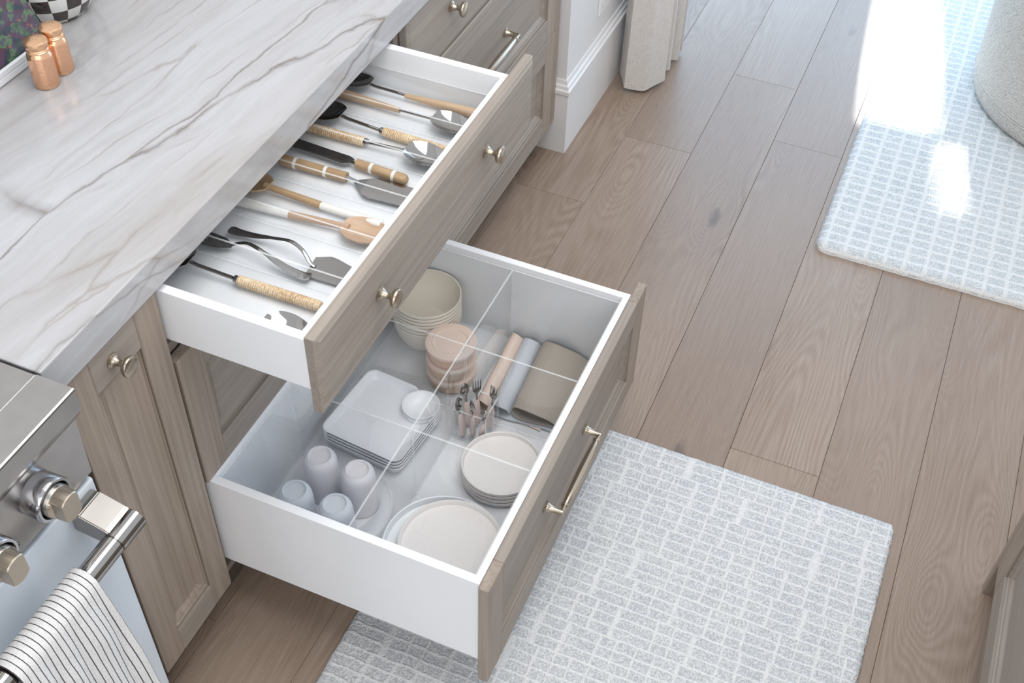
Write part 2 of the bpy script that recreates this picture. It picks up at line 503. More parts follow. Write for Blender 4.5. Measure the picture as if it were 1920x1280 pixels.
def origin(p):
    v = Vector((0, 0, 0))
    while p is not None: v = v + p.location; p = p.parent
    return v


def obj(name, bm, mat, parent=None, local=False, smooth=False, loc=None):
    """one mesh object. World-coordinate geometry is re-based on the parent's origin unless local."""
    base = origin(parent) if (parent is not None and not local) else Vector((0, 0, 0))
    if loc is not None: base = base + (Vector(loc) - (origin(parent) if parent is not None and not local else Vector((0, 0, 0))))
    if base.length: bmesh.ops.translate(bm, vec=-base, verts=bm.verts[:])
    me = bpy.data.meshes.new(name); bm.to_mesh(me); bm.free()
    mats = mat if isinstance(mat, (list, tuple)) else [mat]
    for m in mats: me.materials.append(M[m])
    if smooth:
        for p in me.polygons: p.use_smooth = True
    if any(p.use_smooth for p in me.polygons): me.set_sharp_from_angle(angle=math.radians(38))
    o = bpy.data.objects.new(name, me); COL.objects.link(o)
    if parent is not None:
        o.parent = parent
        if loc is not None: o.location = Vector(loc) - origin(parent)
    elif loc is not None: o.location = loc
    return o


def tag(o, label, cat, group=None):
    o['label'] = label; o['category'] = cat
    if group: o['group'] = group
    return o


def thing(name, label, cat, loc=(0, 0, 0), rot=None, group=None):
    o = bpy.data.objects.new(name, None); COL.objects.link(o); o.location = loc; o.empty_display_size = 0.02
    if rot: o.rotation_euler = rot
    return tag(o, label, cat, group)


def part(name, parent, loc):
    """an Empty part is avoided: parts are meshes; this only offsets"""
    return Vector(loc) - origin(parent)


def struct(o):
    o['kind'] = 'structure'; return o


def copy_tree(o, parent=None):
    c = o.copy(); COL.objects.link(c); c.parent = parent
    for ch in o.children: copy_tree(ch, c)
    return c


# ------------------------------------------------------------------ the setting
fl = struct(obj('floor', box(nb(), -1.6, 4.6, -2.75, 0.70, -0.05, -0.010), 'dark_oak'))
PW, G = 0.197, 0.0004
joints = {-3: [0.4, 2.5], -2: [1.1, 3.0], -1: [0.2, 2.2], 0: [-0.4, 1.677, 3.5], 1: [0.35, 2.008, 3.9], 2: [-0.1, 2.448], 3: [0.25, 2.168, 4.2],
          4: [-0.7, 1.020, 2.95], 5: [-0.2, 3.3], 6: [0.1, 2.3], 7: [-0.9, 1.6, 3.6], 8: [0.5, 2.6]}
for k in range(-3, 14):
    y1 = 0.0125 - PW * k; y0 = y1 - PW
    xs = [-1.6] + joints.get(k, [random.uniform(-0.6, 0.6), random.uniform(1.6, 2.8)]) + [4.6]
    for a, b in zip(xs, xs[1:]):
        if y0 < -2.75 or y1 > 0.70: continue
        bm = box(nb(), a + G, b - G, y0 + G, y1 - G, -0.012, 0.0)
        top = [e for e in bm.edges if all(v.co.z > -0.001 for v in e.verts)]
        bmesh.ops.bevel(bm, geom=top, offset=0.0006, segments=1, affect='EDGES')
        obj('plank', bm, 'floor_oak', fl, loc=((a + b) / 2, (y0 + y1) / 2, 0))

H = 2.7
struct(obj('wall_back', box(nb(), -1.6, 1.868, 0.64, 0.70, 0, H), 'wall_paint'))
XW = 1.868
bm = nb()
box(bm, XW, 2.55, -0.044, 0.70, 0, H); box(bm, 2.55, 4.55, -0.044, 0.10, 2.32, H); box(bm, 4.45, 4.70, -0.044, 0.10, 0, H); box(bm, 2.55, 4.45, -0.044, 0.10, 0, 0.06)
struct(obj('wall_window', bm, 'wall_paint'))
# far wall: pier, narrow pane, pier, wide assumed window; unseen piers and openings made to crop sunlight
bm = nb(); XF = 4.60
box(bm, XF, XF + 0.1, -0.478, -0.044, 0, H); box(bm, XF, XF + 0.1, -0.673, -0.478, 0, 0.9); box(bm, XF, XF + 0.1, -0.673, -0.478, 2.10, H)
box(bm, XF, XF + 0.1, -0.98, -0.755, 0, H); box(bm, XF, XF + 0.1, -0.755, -0.673, 0, 2.06); box(bm, XF, XF + 0.1, -0.755, -0.673, 2.40, H)
box(bm, XF, XF + 0.1, -2.52, -0.98, 0, 0.12); box(bm, XF, XF + 0.1, -2.52, -0.98, 2.38, H); box(bm, XF, XF + 0.1, -2.75, -2.52, 0, H)
struct(obj('wall_far', bm, 'wall_paint'))


def window(name, horiz, a0, a1, z0, z1, c):
    fr = 0.05
    def B(bm, p0, p1, q0, q1, t0, t1):
        return box(bm, p0, p1, c + t0, c + t1, q0, q1) if horiz else box(bm, c + t0, c + t1, p0, p1, q0, q1)
    bm = nb(); B(bm, a0, a0 + fr, z0, z1, 0, .05); B(bm, a1 - fr, a1, z0, z1, 0, .05); B(bm, a0 + fr, a1 - fr, z0, z0 + fr, 0, .05); B(bm, a0 + fr, a1 - fr, z1 - fr, z1, 0, .05)
    w = struct(obj(name, bm, 'trim_paint'))
    obj('pane', B(nb(), a0 + fr, a1 - fr, z0 + fr, z1 - fr, .02, .026), 'window_glass', w)


window('assumed_window_1', True, 2.56, 4.44, 0.06, 2.32, 0.02)  # assumed side window, out of view
window('assumed_window_2', False, -2.51, -0.99, 0.12, 2.38, XF + 0.02)  # assumed far window, out of view behind the added light panel

# baseboard: profile swept round the wall end (mitred)


def sweep(bm, path, prof, offs):
    L = []
    for (px, py), (ox, oy) in zip(path, offs):
        L.append([bm.verts.new((px + ox * d, py + oy * d, z)) for d, z in prof])
    n = len(prof)
    for a, b in zip(L, L[1:]):
        for i in range(n):
            j = (i + 1) % n; bm.faces.new((a[i], a[j], b[j], b[i]))
    bm.faces.new(L[0]); bm.faces.new(list(reversed(L[-1])))
    bmesh.ops.recalc_face_normals(bm, faces=bm.faces[:]); return bm


bprof = [(0.0, 0.0), (0.012, 0.0), (0.012, 0.190), (0.0165, 0.193), (0.0165, 0.203), (0.0115, 0.206), (0.0105, 0.215), (0.006, 0.2185), (0.004, 0.230), (0.0, 0.230)]
bb = struct(obj('baseboard_window', sweep(nb(), [(XW, 0.55), (XW, -0.044), (2.55, -0.044)], bprof, [(-1, 0), (-1, -1), (0, -1)]), 'trim_paint'))

# wall outlet
ot = thing('wall_outlet', 'white electrical outlet plate on the wall above the baseboard', 'outlet', (2.135, -0.044, 0.30))
obj('cover_plate', box(nb(), 2.095, 2.175, -0.0495, -0.044, 0.30, 0.42, 0.002, 2), 'outlet_white', ot)
for z in (0.338, 0.382):
    r = obj('receptacle', box(nb(), 2.119, 2.151, -0.0515, -0.0495, z - 0.015, z + 0.015, 0.0012), 'outlet_white', ot)
    for x in (2.128, 2.141): obj('slot', box(nb(), x - 0.001, x + 0.001, -0.0518, -0.0514, z - 0.004, z + 0.006), 'black', r)

# ------------------------------------------------------------------ cabinets
FY, T = -0.0214, 0.0188
CT = 0.8516
PAN = [(0.0, 0.0180), (0.0, 0.0115), (0.0016, 0.0115), (0.0016, 0.0046), (0.0034, 0.0046), (0.0046, 0.0080), (0.0100, 0.0092), (0.0150, 0.0122), (0.0185, 0.0154), (0.0205, 0.0154), (0.0225, 0.0134)]
SLAB = [(0.0, T), (0.0, 0.0050), (0.0012, 0.0032), (0.0085, 0.0010), (0.0100, 0.0)]


def frame_front(parent, x0, x1, z0, z1, yf, w=0.060, s=1, wr=None):
    """five-piece front: stiles, rails and moulded inset panel, children of parent"""
    wr = wr or w; b = 0.0014
    for a in (x0, x1 - w): obj('stile', box(nb(), a, a + w, yf, yf + s * T, z0, z1, b), 'oak_vertical', parent)
    for c in (z0, z1 - wr): obj('rail', box(nb(), x0 + w, x1 - w, yf, yf + s * T, c, c + wr, b), 'oak_horizontal', parent)
    obj('panel', rings_panel(nb(), x0 + w, x1 - w, z0 + wr, z1 - wr, yf, PAN, s), 'oak_vertical' if (x1 - x0) < 0.3 else 'oak_horizontal', parent)


KP = [(0.0, 0.0), (0.0112, 0.0), (0.0112, 0.0022), (0.0098, 0.0030), (0.0098, 0.0044), (0.0084, 0.0052), (0.0068, 0.0085), (0.0053, 0.0125), (0.0046, 0.0165),
      (0.0056, 0.0195), (0.0100, 0.0215), (0.0138, 0.0240), (0.0158, 0.0275), (0.0160, 0.0300), (0.0150, 0.0318), (0.0120, 0.0328), (0.0, 0.0334)]
RXF = Matrix.Rotation(PI / 2, 4, 'X')      # local Z -> -Y


def knob(parent, x, z, y):
    return obj('knob', lathe(nb(), KP, 28, Matrix.Translation((x, y, z)) @ RXF), 'champagne', parent)


PP = [(0.0, 0.0), (0.0110, 0.0), (0.0110, 0.0022), (0.0096, 0.0032), (0.0096, 0.0050), (0.0082, 0.0068), (0.0066, 0.013), (0.0056, 0.022), (0.0052, 0.0345), (0.0, 0.0360)]


def pull(parent, xa, xb, z, y):
    bm = nb()
    for x in (xa, xb): lathe(bm, PP, 20, Matrix.Translation((x, y, z)) @ RXF)
    L = xb - xa
    prof = [(0.0, -0.003), (0.0048, -0.0025), (0.0048, 0.014), (0.0074, 0.0145), (0.0080, 0.017), (0.0074, 0.0195), (0.0056, 0.0205), (0.0064, 0.023), (0.0084, L * 0.3), (0.0092, L * 0.5),
            (0.0084, L * 0.7), (0.0064, L - 0.023), (0.0056, L - 0.0205), (0.0074, L - 0.0195), (0.0080, L - 0.017), (0.0074, L - 0.0145), (0.0048, L - 0.014), (0.0048, L + 0.0025), (0.0, L + 0.003)]
    lathe(bm, prof, 20, Matrix.Translation((xa, y - 0.0315, z)) @ Matrix.Rotation(PI / 2, 4, 'Y'))
    return obj('pull_handle', bm, 'champagne', parent)


# --- narrow door cabinet beside the range
ca = thing('door_cabinet', 'narrow taupe oak base cabinet with one door beside the range', 'cabinet', (0.13, 0.3, 0))
obj('carcass', box(nb(), 0.004, 0.2310, 0.0, 0.60, 0.106, 0.857), 'oak_vertical', ca)
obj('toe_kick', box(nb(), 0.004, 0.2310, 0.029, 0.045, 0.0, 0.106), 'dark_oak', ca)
dr = obj('door', box(nb(), 0.085, 0.175, FY + 0.0182, FY + T, 0.17, 0.79), 'oak_vertical', ca)
frame_front(dr, 0.0289, 0.2325, 0.1063, CT, FY, 0.0515, 1, 0.0655)
knob(dr, 0.1225, 0.8165, FY)

# --- drawer cabinet with two pulled-out drawers
XL, XR = 0.2393, 1.0211
cb = thing('drawer_cabinet', 'taupe oak drawer cabinet with its top and bottom drawers pulled open', 'cabinet', (0.63, 0.3, 0))
obj('side_panel', box(nb(), 0.2315, 0.2385, 0.0, 0.60, 0.106, 0.857), 'oak_vertical', cb)
obj('side_panel', box(nb(), 1.006, 1.0220, 0.0, 0.60, 0.106, 0.857), 'oak_vertical', cb)
obj('back_panel', box(nb(), 0.2385, 1.006, 0.588, 0.60, 0.106, 0.857), 'drawer_white', cb)
obj('bottom_panel', box(nb(), 0.2385, 1.006, 0.014, 0.588, 0.106, 0.122), 'drawer_white', cb)
obj('bottom_rail', box(nb(), 0.2385, 1.006, -0.002, 0.014, 0.106, 0.122), 'oak_horizontal', cb)
obj('mid_rail', box(nb(), 0.2385, 1.006, -0.002, 0.017, 0.700, 0.718), 'oak_horizontal', cb)
obj('mid_shelf', box(nb(), 0.2385, 1.006, 0.017, 0.588, 0.702, 0.716), 'drawer_white', cb)
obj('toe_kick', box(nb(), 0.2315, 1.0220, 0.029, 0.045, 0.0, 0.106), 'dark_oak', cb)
md = obj('drawer_front', box(nb(), XL + 0.06, XR - 0.06, FY + 0.0182, FY + T, 0.46, 0.64), 'oak_horizontal', cb)
frame_front(md, XL, XR, 0.3996, 0.6973, FY)
pull(md, 0.53, 0.73, 0.55, FY + 0.0132)


def drawer_box(x0, x1, y0, y1, z0, z1, zb, tf=0.012):
    bm = nb(); t = 0.015; b = 0.0008
    box(bm, x0, x0 + t, y0, y1, z0, z1, b); box(bm, x1 - t, x1, y0, y1, z0, z1, b)
    box(bm, x0 + t, x1 - t, y0, y0 + tf, z0, z1, b); box(bm, x0 + t, x1 - t, y1 - t, y1, z0, z1, b)
    box(bm, x0 + t, x1 - t, y0 + tf, y1 - t, zb - 0.01, zb)
    return bm


# top drawer, open 26 cm
Y1 = -0.2769
d1 = obj('drawer', drawer_box(0.2405, 0.9545, Y1 + T + 0.0003, 0.235, 0.745, 0.8465, 0.762), 'drawer_white', cb)
obj('drawer_front', rings_panel(nb(), XL, XR, 0.7003, CT, Y1, SLAB), 'oak_horizontal', d1)
knob(d1, 0.4185, 0.7890, Y1); knob(d1, 0.8060, 0.7885, Y1)
# bottom drawer, fully open
Y2 = -0.5389
d2 = obj('drawer', drawer_box(0.2450, 0.9760, Y2 + T + 0.0003, -0.008, 0.165, 0.3995, 0.185), 'drawer_white', cb)
frame_front(d2, XL, XR, 0.1063, 0.3966, Y2)
pull(d2, 0.5265, 0.7265, 0.2585, Y2 + 0.0132)

# --- far drawer cabinet, closed
cc = thing('drawer_cabinet', 'taupe oak drawer cabinet with all drawers closed next to the white wall', 'cabinet', (1.42, 0.3, 0))
obj('carcass', box(nb(), 1.0230, 1.8300, 0.0, 0.60, 0.106, 0.857), 'oak_vertical', cc)
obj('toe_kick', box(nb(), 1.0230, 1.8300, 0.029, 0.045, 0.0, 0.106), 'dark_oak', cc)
obj('filler_strip', box(nb(), 1.8255, 1.8548, -0.020, 0.0, 0.106, 0.857, 0.001), 'oak_vertical', cc)
xa, xb = 1.0245, 1.8230
f1 = obj('drawer_front', rings_panel(nb(), xa, xb, 0.7003, CT, FY, SLAB), 'oak_horizontal', cc)
knob(f1, 1.2105, 0.7880, FY); knob(f1, 1.6350, 0.7880, FY)
f2 = obj('drawer_front', box(nb(), xa + .06, xb - .06, FY + 0.0182, FY + T, 0.46, 0.64), 'oak_horizontal', cc)
frame_front(f2, xa, xb, 0.3996, 0.6973, FY); pull(f2, 1.325, 1.525, 0.553, FY + 0.0132)
f3 = obj('drawer_front', box(nb(), xa + .06, xb - .06, FY + 0.0182, FY + T, 0.17, 0.33), 'oak_horizontal', cc)
frame_front(f3, xa, xb, 0.1063, 0.3966, FY); pull(f3, 1.325, 1.525, 0.2585, FY + 0.0132)

# --- worktop
tag(obj('countertop', box(nb(), 0.0, 1.8545, -0.0295, 0.639, 0.8588, 0.915, 0.0022, 2), 'quartzite', None), 'white and tan veined quartzite countertop over the oak cabinets', 'countertop')

# --- island at the right
il = thing('island_cabinet', 'taupe oak island cabinet with framed door at the right edge', 'cabinet', (0.4, -1.6, 0))
IY = -1.335
obj('carcass', box(nb(), -0.60, 0.866, -1.95, IY - T - 0.001, 0.106, 0.86), 'oak_vertical', il)
obj('end_post', box(nb(), 0.8665, 0.888, -1.95, IY, 0.0, 0.86, 0.0012), 'oak_vertical', il)
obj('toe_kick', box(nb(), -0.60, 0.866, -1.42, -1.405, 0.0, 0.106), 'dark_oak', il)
for a, b in ((0.342, 0.8625), (-0.18, 0.339)):
    d = obj('door', box(nb(), a + .06, b - .06, IY - 0.0182, IY - T, 0.18, 0.78), 'oak_vertical', il)
    frame_front(d, a, b, 0.1063, CT, IY, 0.076, -1, 0.068)

# ------------------------------------------------------------------ rugs


def rug(name, x0, x1, y0, y1, h, step, mat, rad, amp, seed):
    nx, ny = int((x1 - x0) / step), int((y1 - y0) / step)
    verts, faces = [], []
    def inside(x, y):       # rounded corners
        dx = max(x0 + rad - x, x - (x1 - rad), 0); dy = max(y0 + rad - y, y - (y1 - rad), 0)
        if dx > 0 and dy > 0:
            r = math.hypot(dx, dy)
            if r > rad:
                cx = min(max(x, x0 + rad), x1 - rad); cy = min(max(y, y0 + rad), y1 - rad)
                return cx + (x - cx) * rad / r, cy + (y - cy) * rad / r
        return x, y
    for i in range(nx + 1):
        for j in range(ny + 1):
            x, y = x0 + (x1 - x0) * i / nx, y0 + (y1 - y0) * j / ny
            e = min(i, nx - i, j, ny - j)
            x, y = inside(x, y)
            p = Vector((x * 130 + seed, y * 130, 0))
            z = h + amp * noise.noise(p) + 0.4 * amp * noise.noise(p * 2.3)
            if e == 0:
                z = h * 0.40; q = 0.0016 * noise.noise(Vector((x * 60, y * 60, 3)))
                x += q + 0.001 * noise.noise(p); y += q - 0.001 * noise.noise(p * 1.3)
            elif e == 1: z -= 0.18 * h
            verts.append((x, y, z))
    for i in range(nx):
        for j in range(ny):
            a = i * (ny + 1) + j; faces.append((a, a + ny + 1, a + ny + 2, a + 1))
    # rim down to the floor and a backing
    ring = [i * (ny + 1) for i in range(nx + 1)] + [nx * (ny + 1) + j for j in range(1, ny + 1)] + [i * (ny + 1) + ny for i in range(nx - 1, -1, -1)] + [j for j in range(ny - 1, 0, -1)]
    b0 = len(verts); cx, cy = (x0 + x1) / 2, (y0 + y1) / 2
    for k in ring:
        x, y, _ = verts[k]; verts.append((x + (0.001 if x < cx else -0.001), y + (0.001 if y < cy else -0.001), 0.0005))
    n = len(ring)
    for k in range(n):
        l = (k + 1) % n; faces.append((ring[l], ring[k], b0 + k, b0 + l))
    faces.append(tuple(b0 + k for k in range(n)))
    me = bpy.data.meshes.new(name); me.from_pydata(verts, [], faces); me.materials.append(M[mat])
    for p in me.polygons: p.use_smooth = True
    o = bpy.data.objects.new(name, me); COL.objects.link(o); return o


tag(rug('runner_rug', -0.55, 0.955, -1.147, -0.2275, 0.011, 0.0045, 'runner_pile', 0.022, 0.0016, 3), 'grey and white checked runner rug in front of the open drawers', 'rug')
tag(rug('area_rug', 1.742, 4.10, -2.55, -0.792, 0.019, 0.0085, 'dining_rug_pile', 0.03, 0.0022, 9), 'thick pale grid rug in the sunlit dining corner', 'rug')

# ------------------------------------------------------------------ upholstered drum and curtain
om = thing('ottoman', 'round cream boucle ottoman standing on the sunlit rug', 'ottoman', (2.720, -1.429, 0.0215))
prof = [(0.0, 0.0), (0.352, 0.0), (0.366, 0.006), (0.376, 0.020), (0.380, 0.045), (0.380, 0.056), (0.3765, 0.060), (0.381, 0.064), (0.384, 0.15), (0.388, 0.30), (0.388, 0.40), (0.378, 0.435), (0.35, 0.452), (0.25, 0.458), (0.0, 0.460)]
obj('upholstery', lathe(nb(), prof, 72), 'boucle', om, local=True)
obj('piping', lathe(nb(), [(0.3805, 0.0575), (0.3835, 0.0600), (0.3805, 0.0625), (0.3775, 0.0600), (0.3805, 0.0575)], 72, cap=False), 'boucle', om, local=True)

ctrl = [(2.290, -0.068), (2.2118, -0.1080), (2.2228, -0.1530), (2.2321, -0.1713), (2.3031, -0.2033), (2.3180, -0.1500), (2.3350, -0.1200), (2.3603, -0.1966), (2.3720, -0.1980), (2.3850, -0.1250), (2.4000, -0.1180),
        (2.4295, -0.2052), (2.4450, -0.2030), (2.4520, -0.1250), (2.4660, -0.1200), (2.4807, -0.2012), (2.4900, -0.2000), (2.5030, -0.0900)]
path = []
for (ax, ay), (bx, by) in zip(ctrl, ctrl[1:]):
    for k in range(4): path.append((ax + (bx - ax) * k / 4, ay + (by - ay) * k / 4))
path.append(ctrl[-1])
bm = nb(); rows = []
for k in range(26):
    z = 0.012 + 2.42 * (k / 25) ** 1.3
    u = k / 25; row = []
    for i, (x, y) in enumerate(path):
        wob = 0.004 * noise.noise(Vector((i * 0.25, z * 2.0, 1.0))) * (1 - 0.5 * u)
        fl_ = 1 + 0.03 * math.exp(-z * 5)
        yy = -0.14 + (y + 0.14) * (fl_ - 0.10 * u) + wob
        zz = z + (0.004 * (0.5 + 0.5 * math.sin(i * 0.55)) if k == 0 else 0)
        row.append(bm.verts.new((x + wob, yy, zz)))
    rows.append(row)
for a, b in zip(rows, rows[1:]):
    for i in range(len(path) - 1):
        f = bm.faces.new((a[i], a[i + 1], b[i + 1], b[i]))
bmesh.ops.recalc_face_normals(bm, faces=bm.faces[:])
bmesh.ops.solidify(bm, geom=bm.faces[:], thickness=0.003)
cu = thing('curtain', 'pleated natural linen curtain hanging to the floor by the window', 'curtain', (2.36, -0.14, 0))
obj('drape', bm, 'linen', cu)
bm = nb()
tube(bm, [(2.18, -0.14, 2.45), (4.5, -0.14, 2.45)], 0.014)
obj('curtain_rod', bm, 'champagne', cu)

# ------------------------------------------------------------------ range
rg = thing('range', 'stainless steel range with pale oven door and round knobs', 'range', (-0.39, 0.25, 0))
RX0, RX1 = -0.77, -0.006
obj('body', box(nb(), RX0, RX1, -0.045, 0.60, 0.10, 0.900), 'stainless', rg)
obj('cooktop', box(nb(), RX0, RX1, -0.030, 0.60, 0.900, 0.9185, 0.0015, 2), 'stainless', rg)
obj('cooktop_rim', box(nb(), RX0, RX1, 0.030, 0.034, 0.9186, 0.9215), 'satin_steel', rg)
obj('burner_well', box(nb(), -0.70, -0.075, 0.06, 0.55, 0.9186, 0.922, 0.002), 'black', rg)
# front nosing with a coved underside, extruded along the range
pr = [(-0.030, 0.9192), (-0.0845, 0.9192), (-0.0868, 0.9180), (-0.0875, 0.9155), (-0.0878, 0.885), (-0.0860, 0.8790), (-0.0790, 0.8660), (-0.0730, 0.8575), (-0.0690, 0.8545), (-0.045, 0.8545), (-0.045, 0.9000), (-0.030, 0.9000)]
bm = nb(); prism(bm, pr, RX0, RX1, Matrix(((0, 0, 1, 0), (1, 0, 0, 0), (0, 1, 0, 0), (0, 0, 0, 1))))
obj('nosing', bm, 'stainless', rg)
pr = [(-0.045, 0.8545), (-0.0690, 0.8545), (-0.0640, 0.7435), (-0.0610, 0.7410), (-0.045, 0.7410)]
bm = nb(); prism(bm, pr, RX0, RX1, Matrix(((0, 0, 1, 0), (1, 0, 0, 0), (0, 1, 0, 0), (0, 0, 0, 1))))
cp = obj('control_panel', bm, 'stainless', rg)
od = obj('oven_door', box(nb(), RX0 + 0.002, RX1, -0.0625, -0.045, 0.155, 0.7300, 0.004, 3), 'oven_enamel', rg)
obj('kick_panel', box(nb(), RX0, RX1, -0.058, -0.04, 0.02, 0.145), 'stainless', rg)
# handle: two angled brackets and a bar
for x0, x1 in ((-0.062, -0.0165), (RX0 + 0.02, RX0 + 0.065)):
    bm = nb()
    poly = [(-0.0625, 0.7180), (-0.0780, 0.7195), (-0.1180, 0.7085), (-0.1240, 0.7060), (-0.1240, 0.6765), (-0.1180, 0.6745), (-0.0625, 0.6800)]
    prism(bm, poly, x0, x1, Matrix(((0, 0, 1, 0), (1, 0, 0, 0), (0, 1, 0, 0), (0, 0, 0, 1))), 0.0015)
    obj('handle_bracket', bm, 'satin_steel', od)
RY = Matrix.Rotation(PI / 2, 4, 'Y')
BARY, BARZ, BR = -0.1285, 0.6905, 0.0162
bm = lathe(nb(), [(0.0, -0.0005), (0.0150, 0), (BR + 0.0008, 0.0015), (BR + 0.0008, 0.048), (BR, 0.0482), (BR, 0.0487), (BR - 0.0015, 0.049), (BR - 0.0015, 0.0497), (BR, 0.050), (BR, 0.70), (BR + .0008, 0.702), (BR + .0008, 0.748), (0, 0.75)], 40, Matrix.Translation((-0.0155, BARY, BARZ)) @ Matrix.Rotation(-PI / 2, 4, 'Y'))
obj('handle_bar', bm, 'polished_steel', od)
# knobs
for i in range(3):
    kx, kz, ky = -0.097 - 0.1 * i, 0.809, -0.0668
    MM = Matrix.Translation((kx, ky, kz)) @ RXF
    kb = obj('burner_knob', lathe(nb(), [(0.0, 0.0), (0.0222, 0.0), (0.0222, 0.0345), (0.0215, 0.0355), (0.0, 0.0355)], 40, MM), 'satin_steel', rg)
    obj('bezel', lathe(nb(), [(0.0285, -0.002), (0.0300, 0.0), (0.0305, 0.0280), (0.0292, 0.0300), (0.0258, 0.0300), (0.0248, 0.0280), (0.0248, 0.002), (0.0285, -0.002)], 48, MM, cap=False), 'chrome', kb)
    # wedge-shaped grip: cylinder trimmed by two slanted flats
    bm = nb(); N_ = 40; rr = 0.0214
    rings = []
    for h, fl2, r2 in ((0.0340, 1.0, rr), (0.0358, 1.0, rr), (0.0385, 0.70, rr), (0.0545, 0.66, rr), (0.0560, 0.62, rr - 0.0012)):
        ring = []
        for j in range(N_):
            a = 2 * PI * j / N_; x, y = r2 * math.cos(a), r2 * math.sin(a); ang = 0.0
            u = x * math.cos(ang) + y * math.sin(ang); v = -x * math.sin(ang) + y * math.cos(ang)
            lim = rr * fl2; u = max(-lim, min(lim, u))
            ring.append(bm.verts.new(MM @ Vector((u * math.cos(ang) - v * math.sin(ang), u * math.sin(ang) + v * math.cos(ang), h))))
        rings.append(ring)
    for a, b in zip(rings, rings[1:]):
        for j in range(N_): bm.faces.new((a[j], a[(j + 1) % N_], b[(j + 1) % N_], b[j]))
    bm.faces.new(rings[-1]); bm.faces.new(list(reversed(rings[0]))); bmesh.ops.recalc_face_normals(bm, faces=bm.faces[:])
    obj('grip', bm, 'champagne_satin', kb)
    # printed settings round the barrel
    for txt, adeg in (('OFF', 72), ('LO', 150)):
        cu_ = bpy.data.curves.new('lettering', 'FONT'); cu_.body = txt; cu_.size = 0.0045; cu_.align_x = 'CENTER'; cu_.align_y = 'CENTER'; cu_.extrude = 0.0001
        tmp = bpy.data.objects.new('tmp', cu_); COL.objects.link(tmp); dg = bpy.context.evaluated_depsgraph_get()
        me = bpy.data.meshes.new_from_object(tmp.evaluated_get(dg)); bpy.data.objects.remove(tmp)
        a = math.radians(adeg); c_, s_ = math.cos(a), math.sin(a)
        F = Matrix(((s_, 0, c_, c_ * 0.02235), (-c_, 0, s_, s_ * 0.02235), (0, 1, 0, 0.0325), (0, 0, 0, 1)))
        b2 = nb(); b2.from_mesh(me); bmesh.ops.transform(b2, matrix=MM @ F, verts=b2.verts[:]); bpy.data.meshes.remove(me)
        obj('lettering', b2, 'glass_dark', kb)
    # burner position mark on the panel
    bm = nb()
    for dx in (-0.0025, 0.0025):
        for dz in (-0.0025, 0.0025):
            box(bm, kx - 0.052 + dx - 0.001, kx - 0.052 + dx + 0.001, -0.0651, -0.0640, 0.762 + dz - 0.001, 0.762 + dz + 0.001)
    obj('burner_mark', bm, 'glass_dark', cp)

# --- towel over the bar
bm = nb(); lay = bm.loops.layers.uv.verify()
NU, NV = 60, 70; R_ = BR + 0.0065
grid = []
for j in range(NV + 1):
    v = j / NV; L_ = 0.16 + PI * R_ + 0.36; s_ = v * L_
    row = []
    for i in range(NU + 1):
        u = i / NU
        if s_ < 0.16: y, z, hang = R_, s_ - 0.16, (0.16 - s_); side = 1
        elif s_ < 0.16 + PI * R_:
            a = (s_ - 0.16) / R_; y, z, hang = R_ * math.cos(a), R_ * math.sin(a), 0; side = 0
        else: hang = s_ - 0.16 - PI * R_; y, z, side = -R_, -hang, -1
        hg = min(hang / 0.3, 1.2)
        x = -0.274 + 0.150 * u + (0.022 * (u - 0.25) + 0.004) * hg * (1 if side < 0 else -0.2)
        w = 0.0075 * math.sin(u * 9.5 + 0.6 + 1.2 * hg) * min(hang / 0.08, 1) + 0.004 * noise.noise(Vector((u * 5, hang * 8, 2)))* min(hang / 0.05, 1)
        y += side * abs(w) * 1.2 * (1 if side > 0 else 1) + (-0.010 * hg if side < 0 else 0)
        fz = 0.0012 * noise.noise(Vector((u * 40, v * 40, 0)))
        row.append(bm.verts.new((x, BARY + y, BARZ + z + fz)))
    grid.append(row)
for j in range(NV):
    for i in range(NU):
        f = bm.faces.new((grid[j][i], grid[j][i + 1], grid[j + 1][i + 1], grid[j + 1][i])); f.smooth = True
        for lp, (a, b) in zip(f.loops, ((i, j), (i + 1, j), (i + 1, j + 1), (i, j + 1))): lp[lay].uv = (a / NU, b / NV)
bmesh.ops.recalc_face_normals(bm, faces=bm.faces[:])
bmesh.ops.solidify(bm, geom=bm.faces[:], thickness=0.0042)
tag(obj('dish_towel', bm, 'striped_terry', None, smooth=True), 'white dish towel with thin dark stripes hung on the range handle', 'towel')

# ------------------------------------------------------------------ things on the worktop
for k, (x, y, lab) in enumerate(((0.5160, 0.3665, 'nearer of two hammered copper shakers on the countertop'), (0.5585, 0.3720, 'copper shaker just behind the other, closer to the checkered pot'))):
    sh = thing('shaker', lab, 'shaker', (x, y, 0.915), group='copper shakers on the countertop')
    obj('body', lathe(nb(), [(0.0, 0.0), (0.0190, 0.0), (0.0203, 0.0015), (0.0205, 0.004), (0.0203, 0.052), (0.0190, 0.0575), (0.0172, 0.0600), (0.0165, 0.062), (0.0, 0.062)], 36), 'hammered_copper', sh, local=True)
    ld = obj('lid', lathe(nb(), [(0.0, 0.0625), (0.0178, 0.0625), (0.0181, 0.0640), (0.0170, 0.0652), (0.0180, 0.0668), (0.0170, 0.0682), (0.0176, 0.0705), (0.0192, 0.0740), (0.0194, 0.0770), (0.0184, 0.0800), (0.0140, 0.0828), (0.0070, 0.0840), (0.0, 0.0842)], 36), 'copper_lid', sh, local=True)
    bm = nb()
    for (a, b) in ((0, 0), (.004, .002), (-.004, -.001), (.001, .0045), (-.002, -.005), (.0055, -.003), (-.005, .004)):
        lathe(bm, [(0.0, 0.0), (0.0007, 0.0), (0.0007, 0.0003), (0, 0.0003)], 8, Matrix.Translation((a, b, 0.0838 - 0.0000)))
    obj('pour_holes', bm, 'black', ld, local=True)

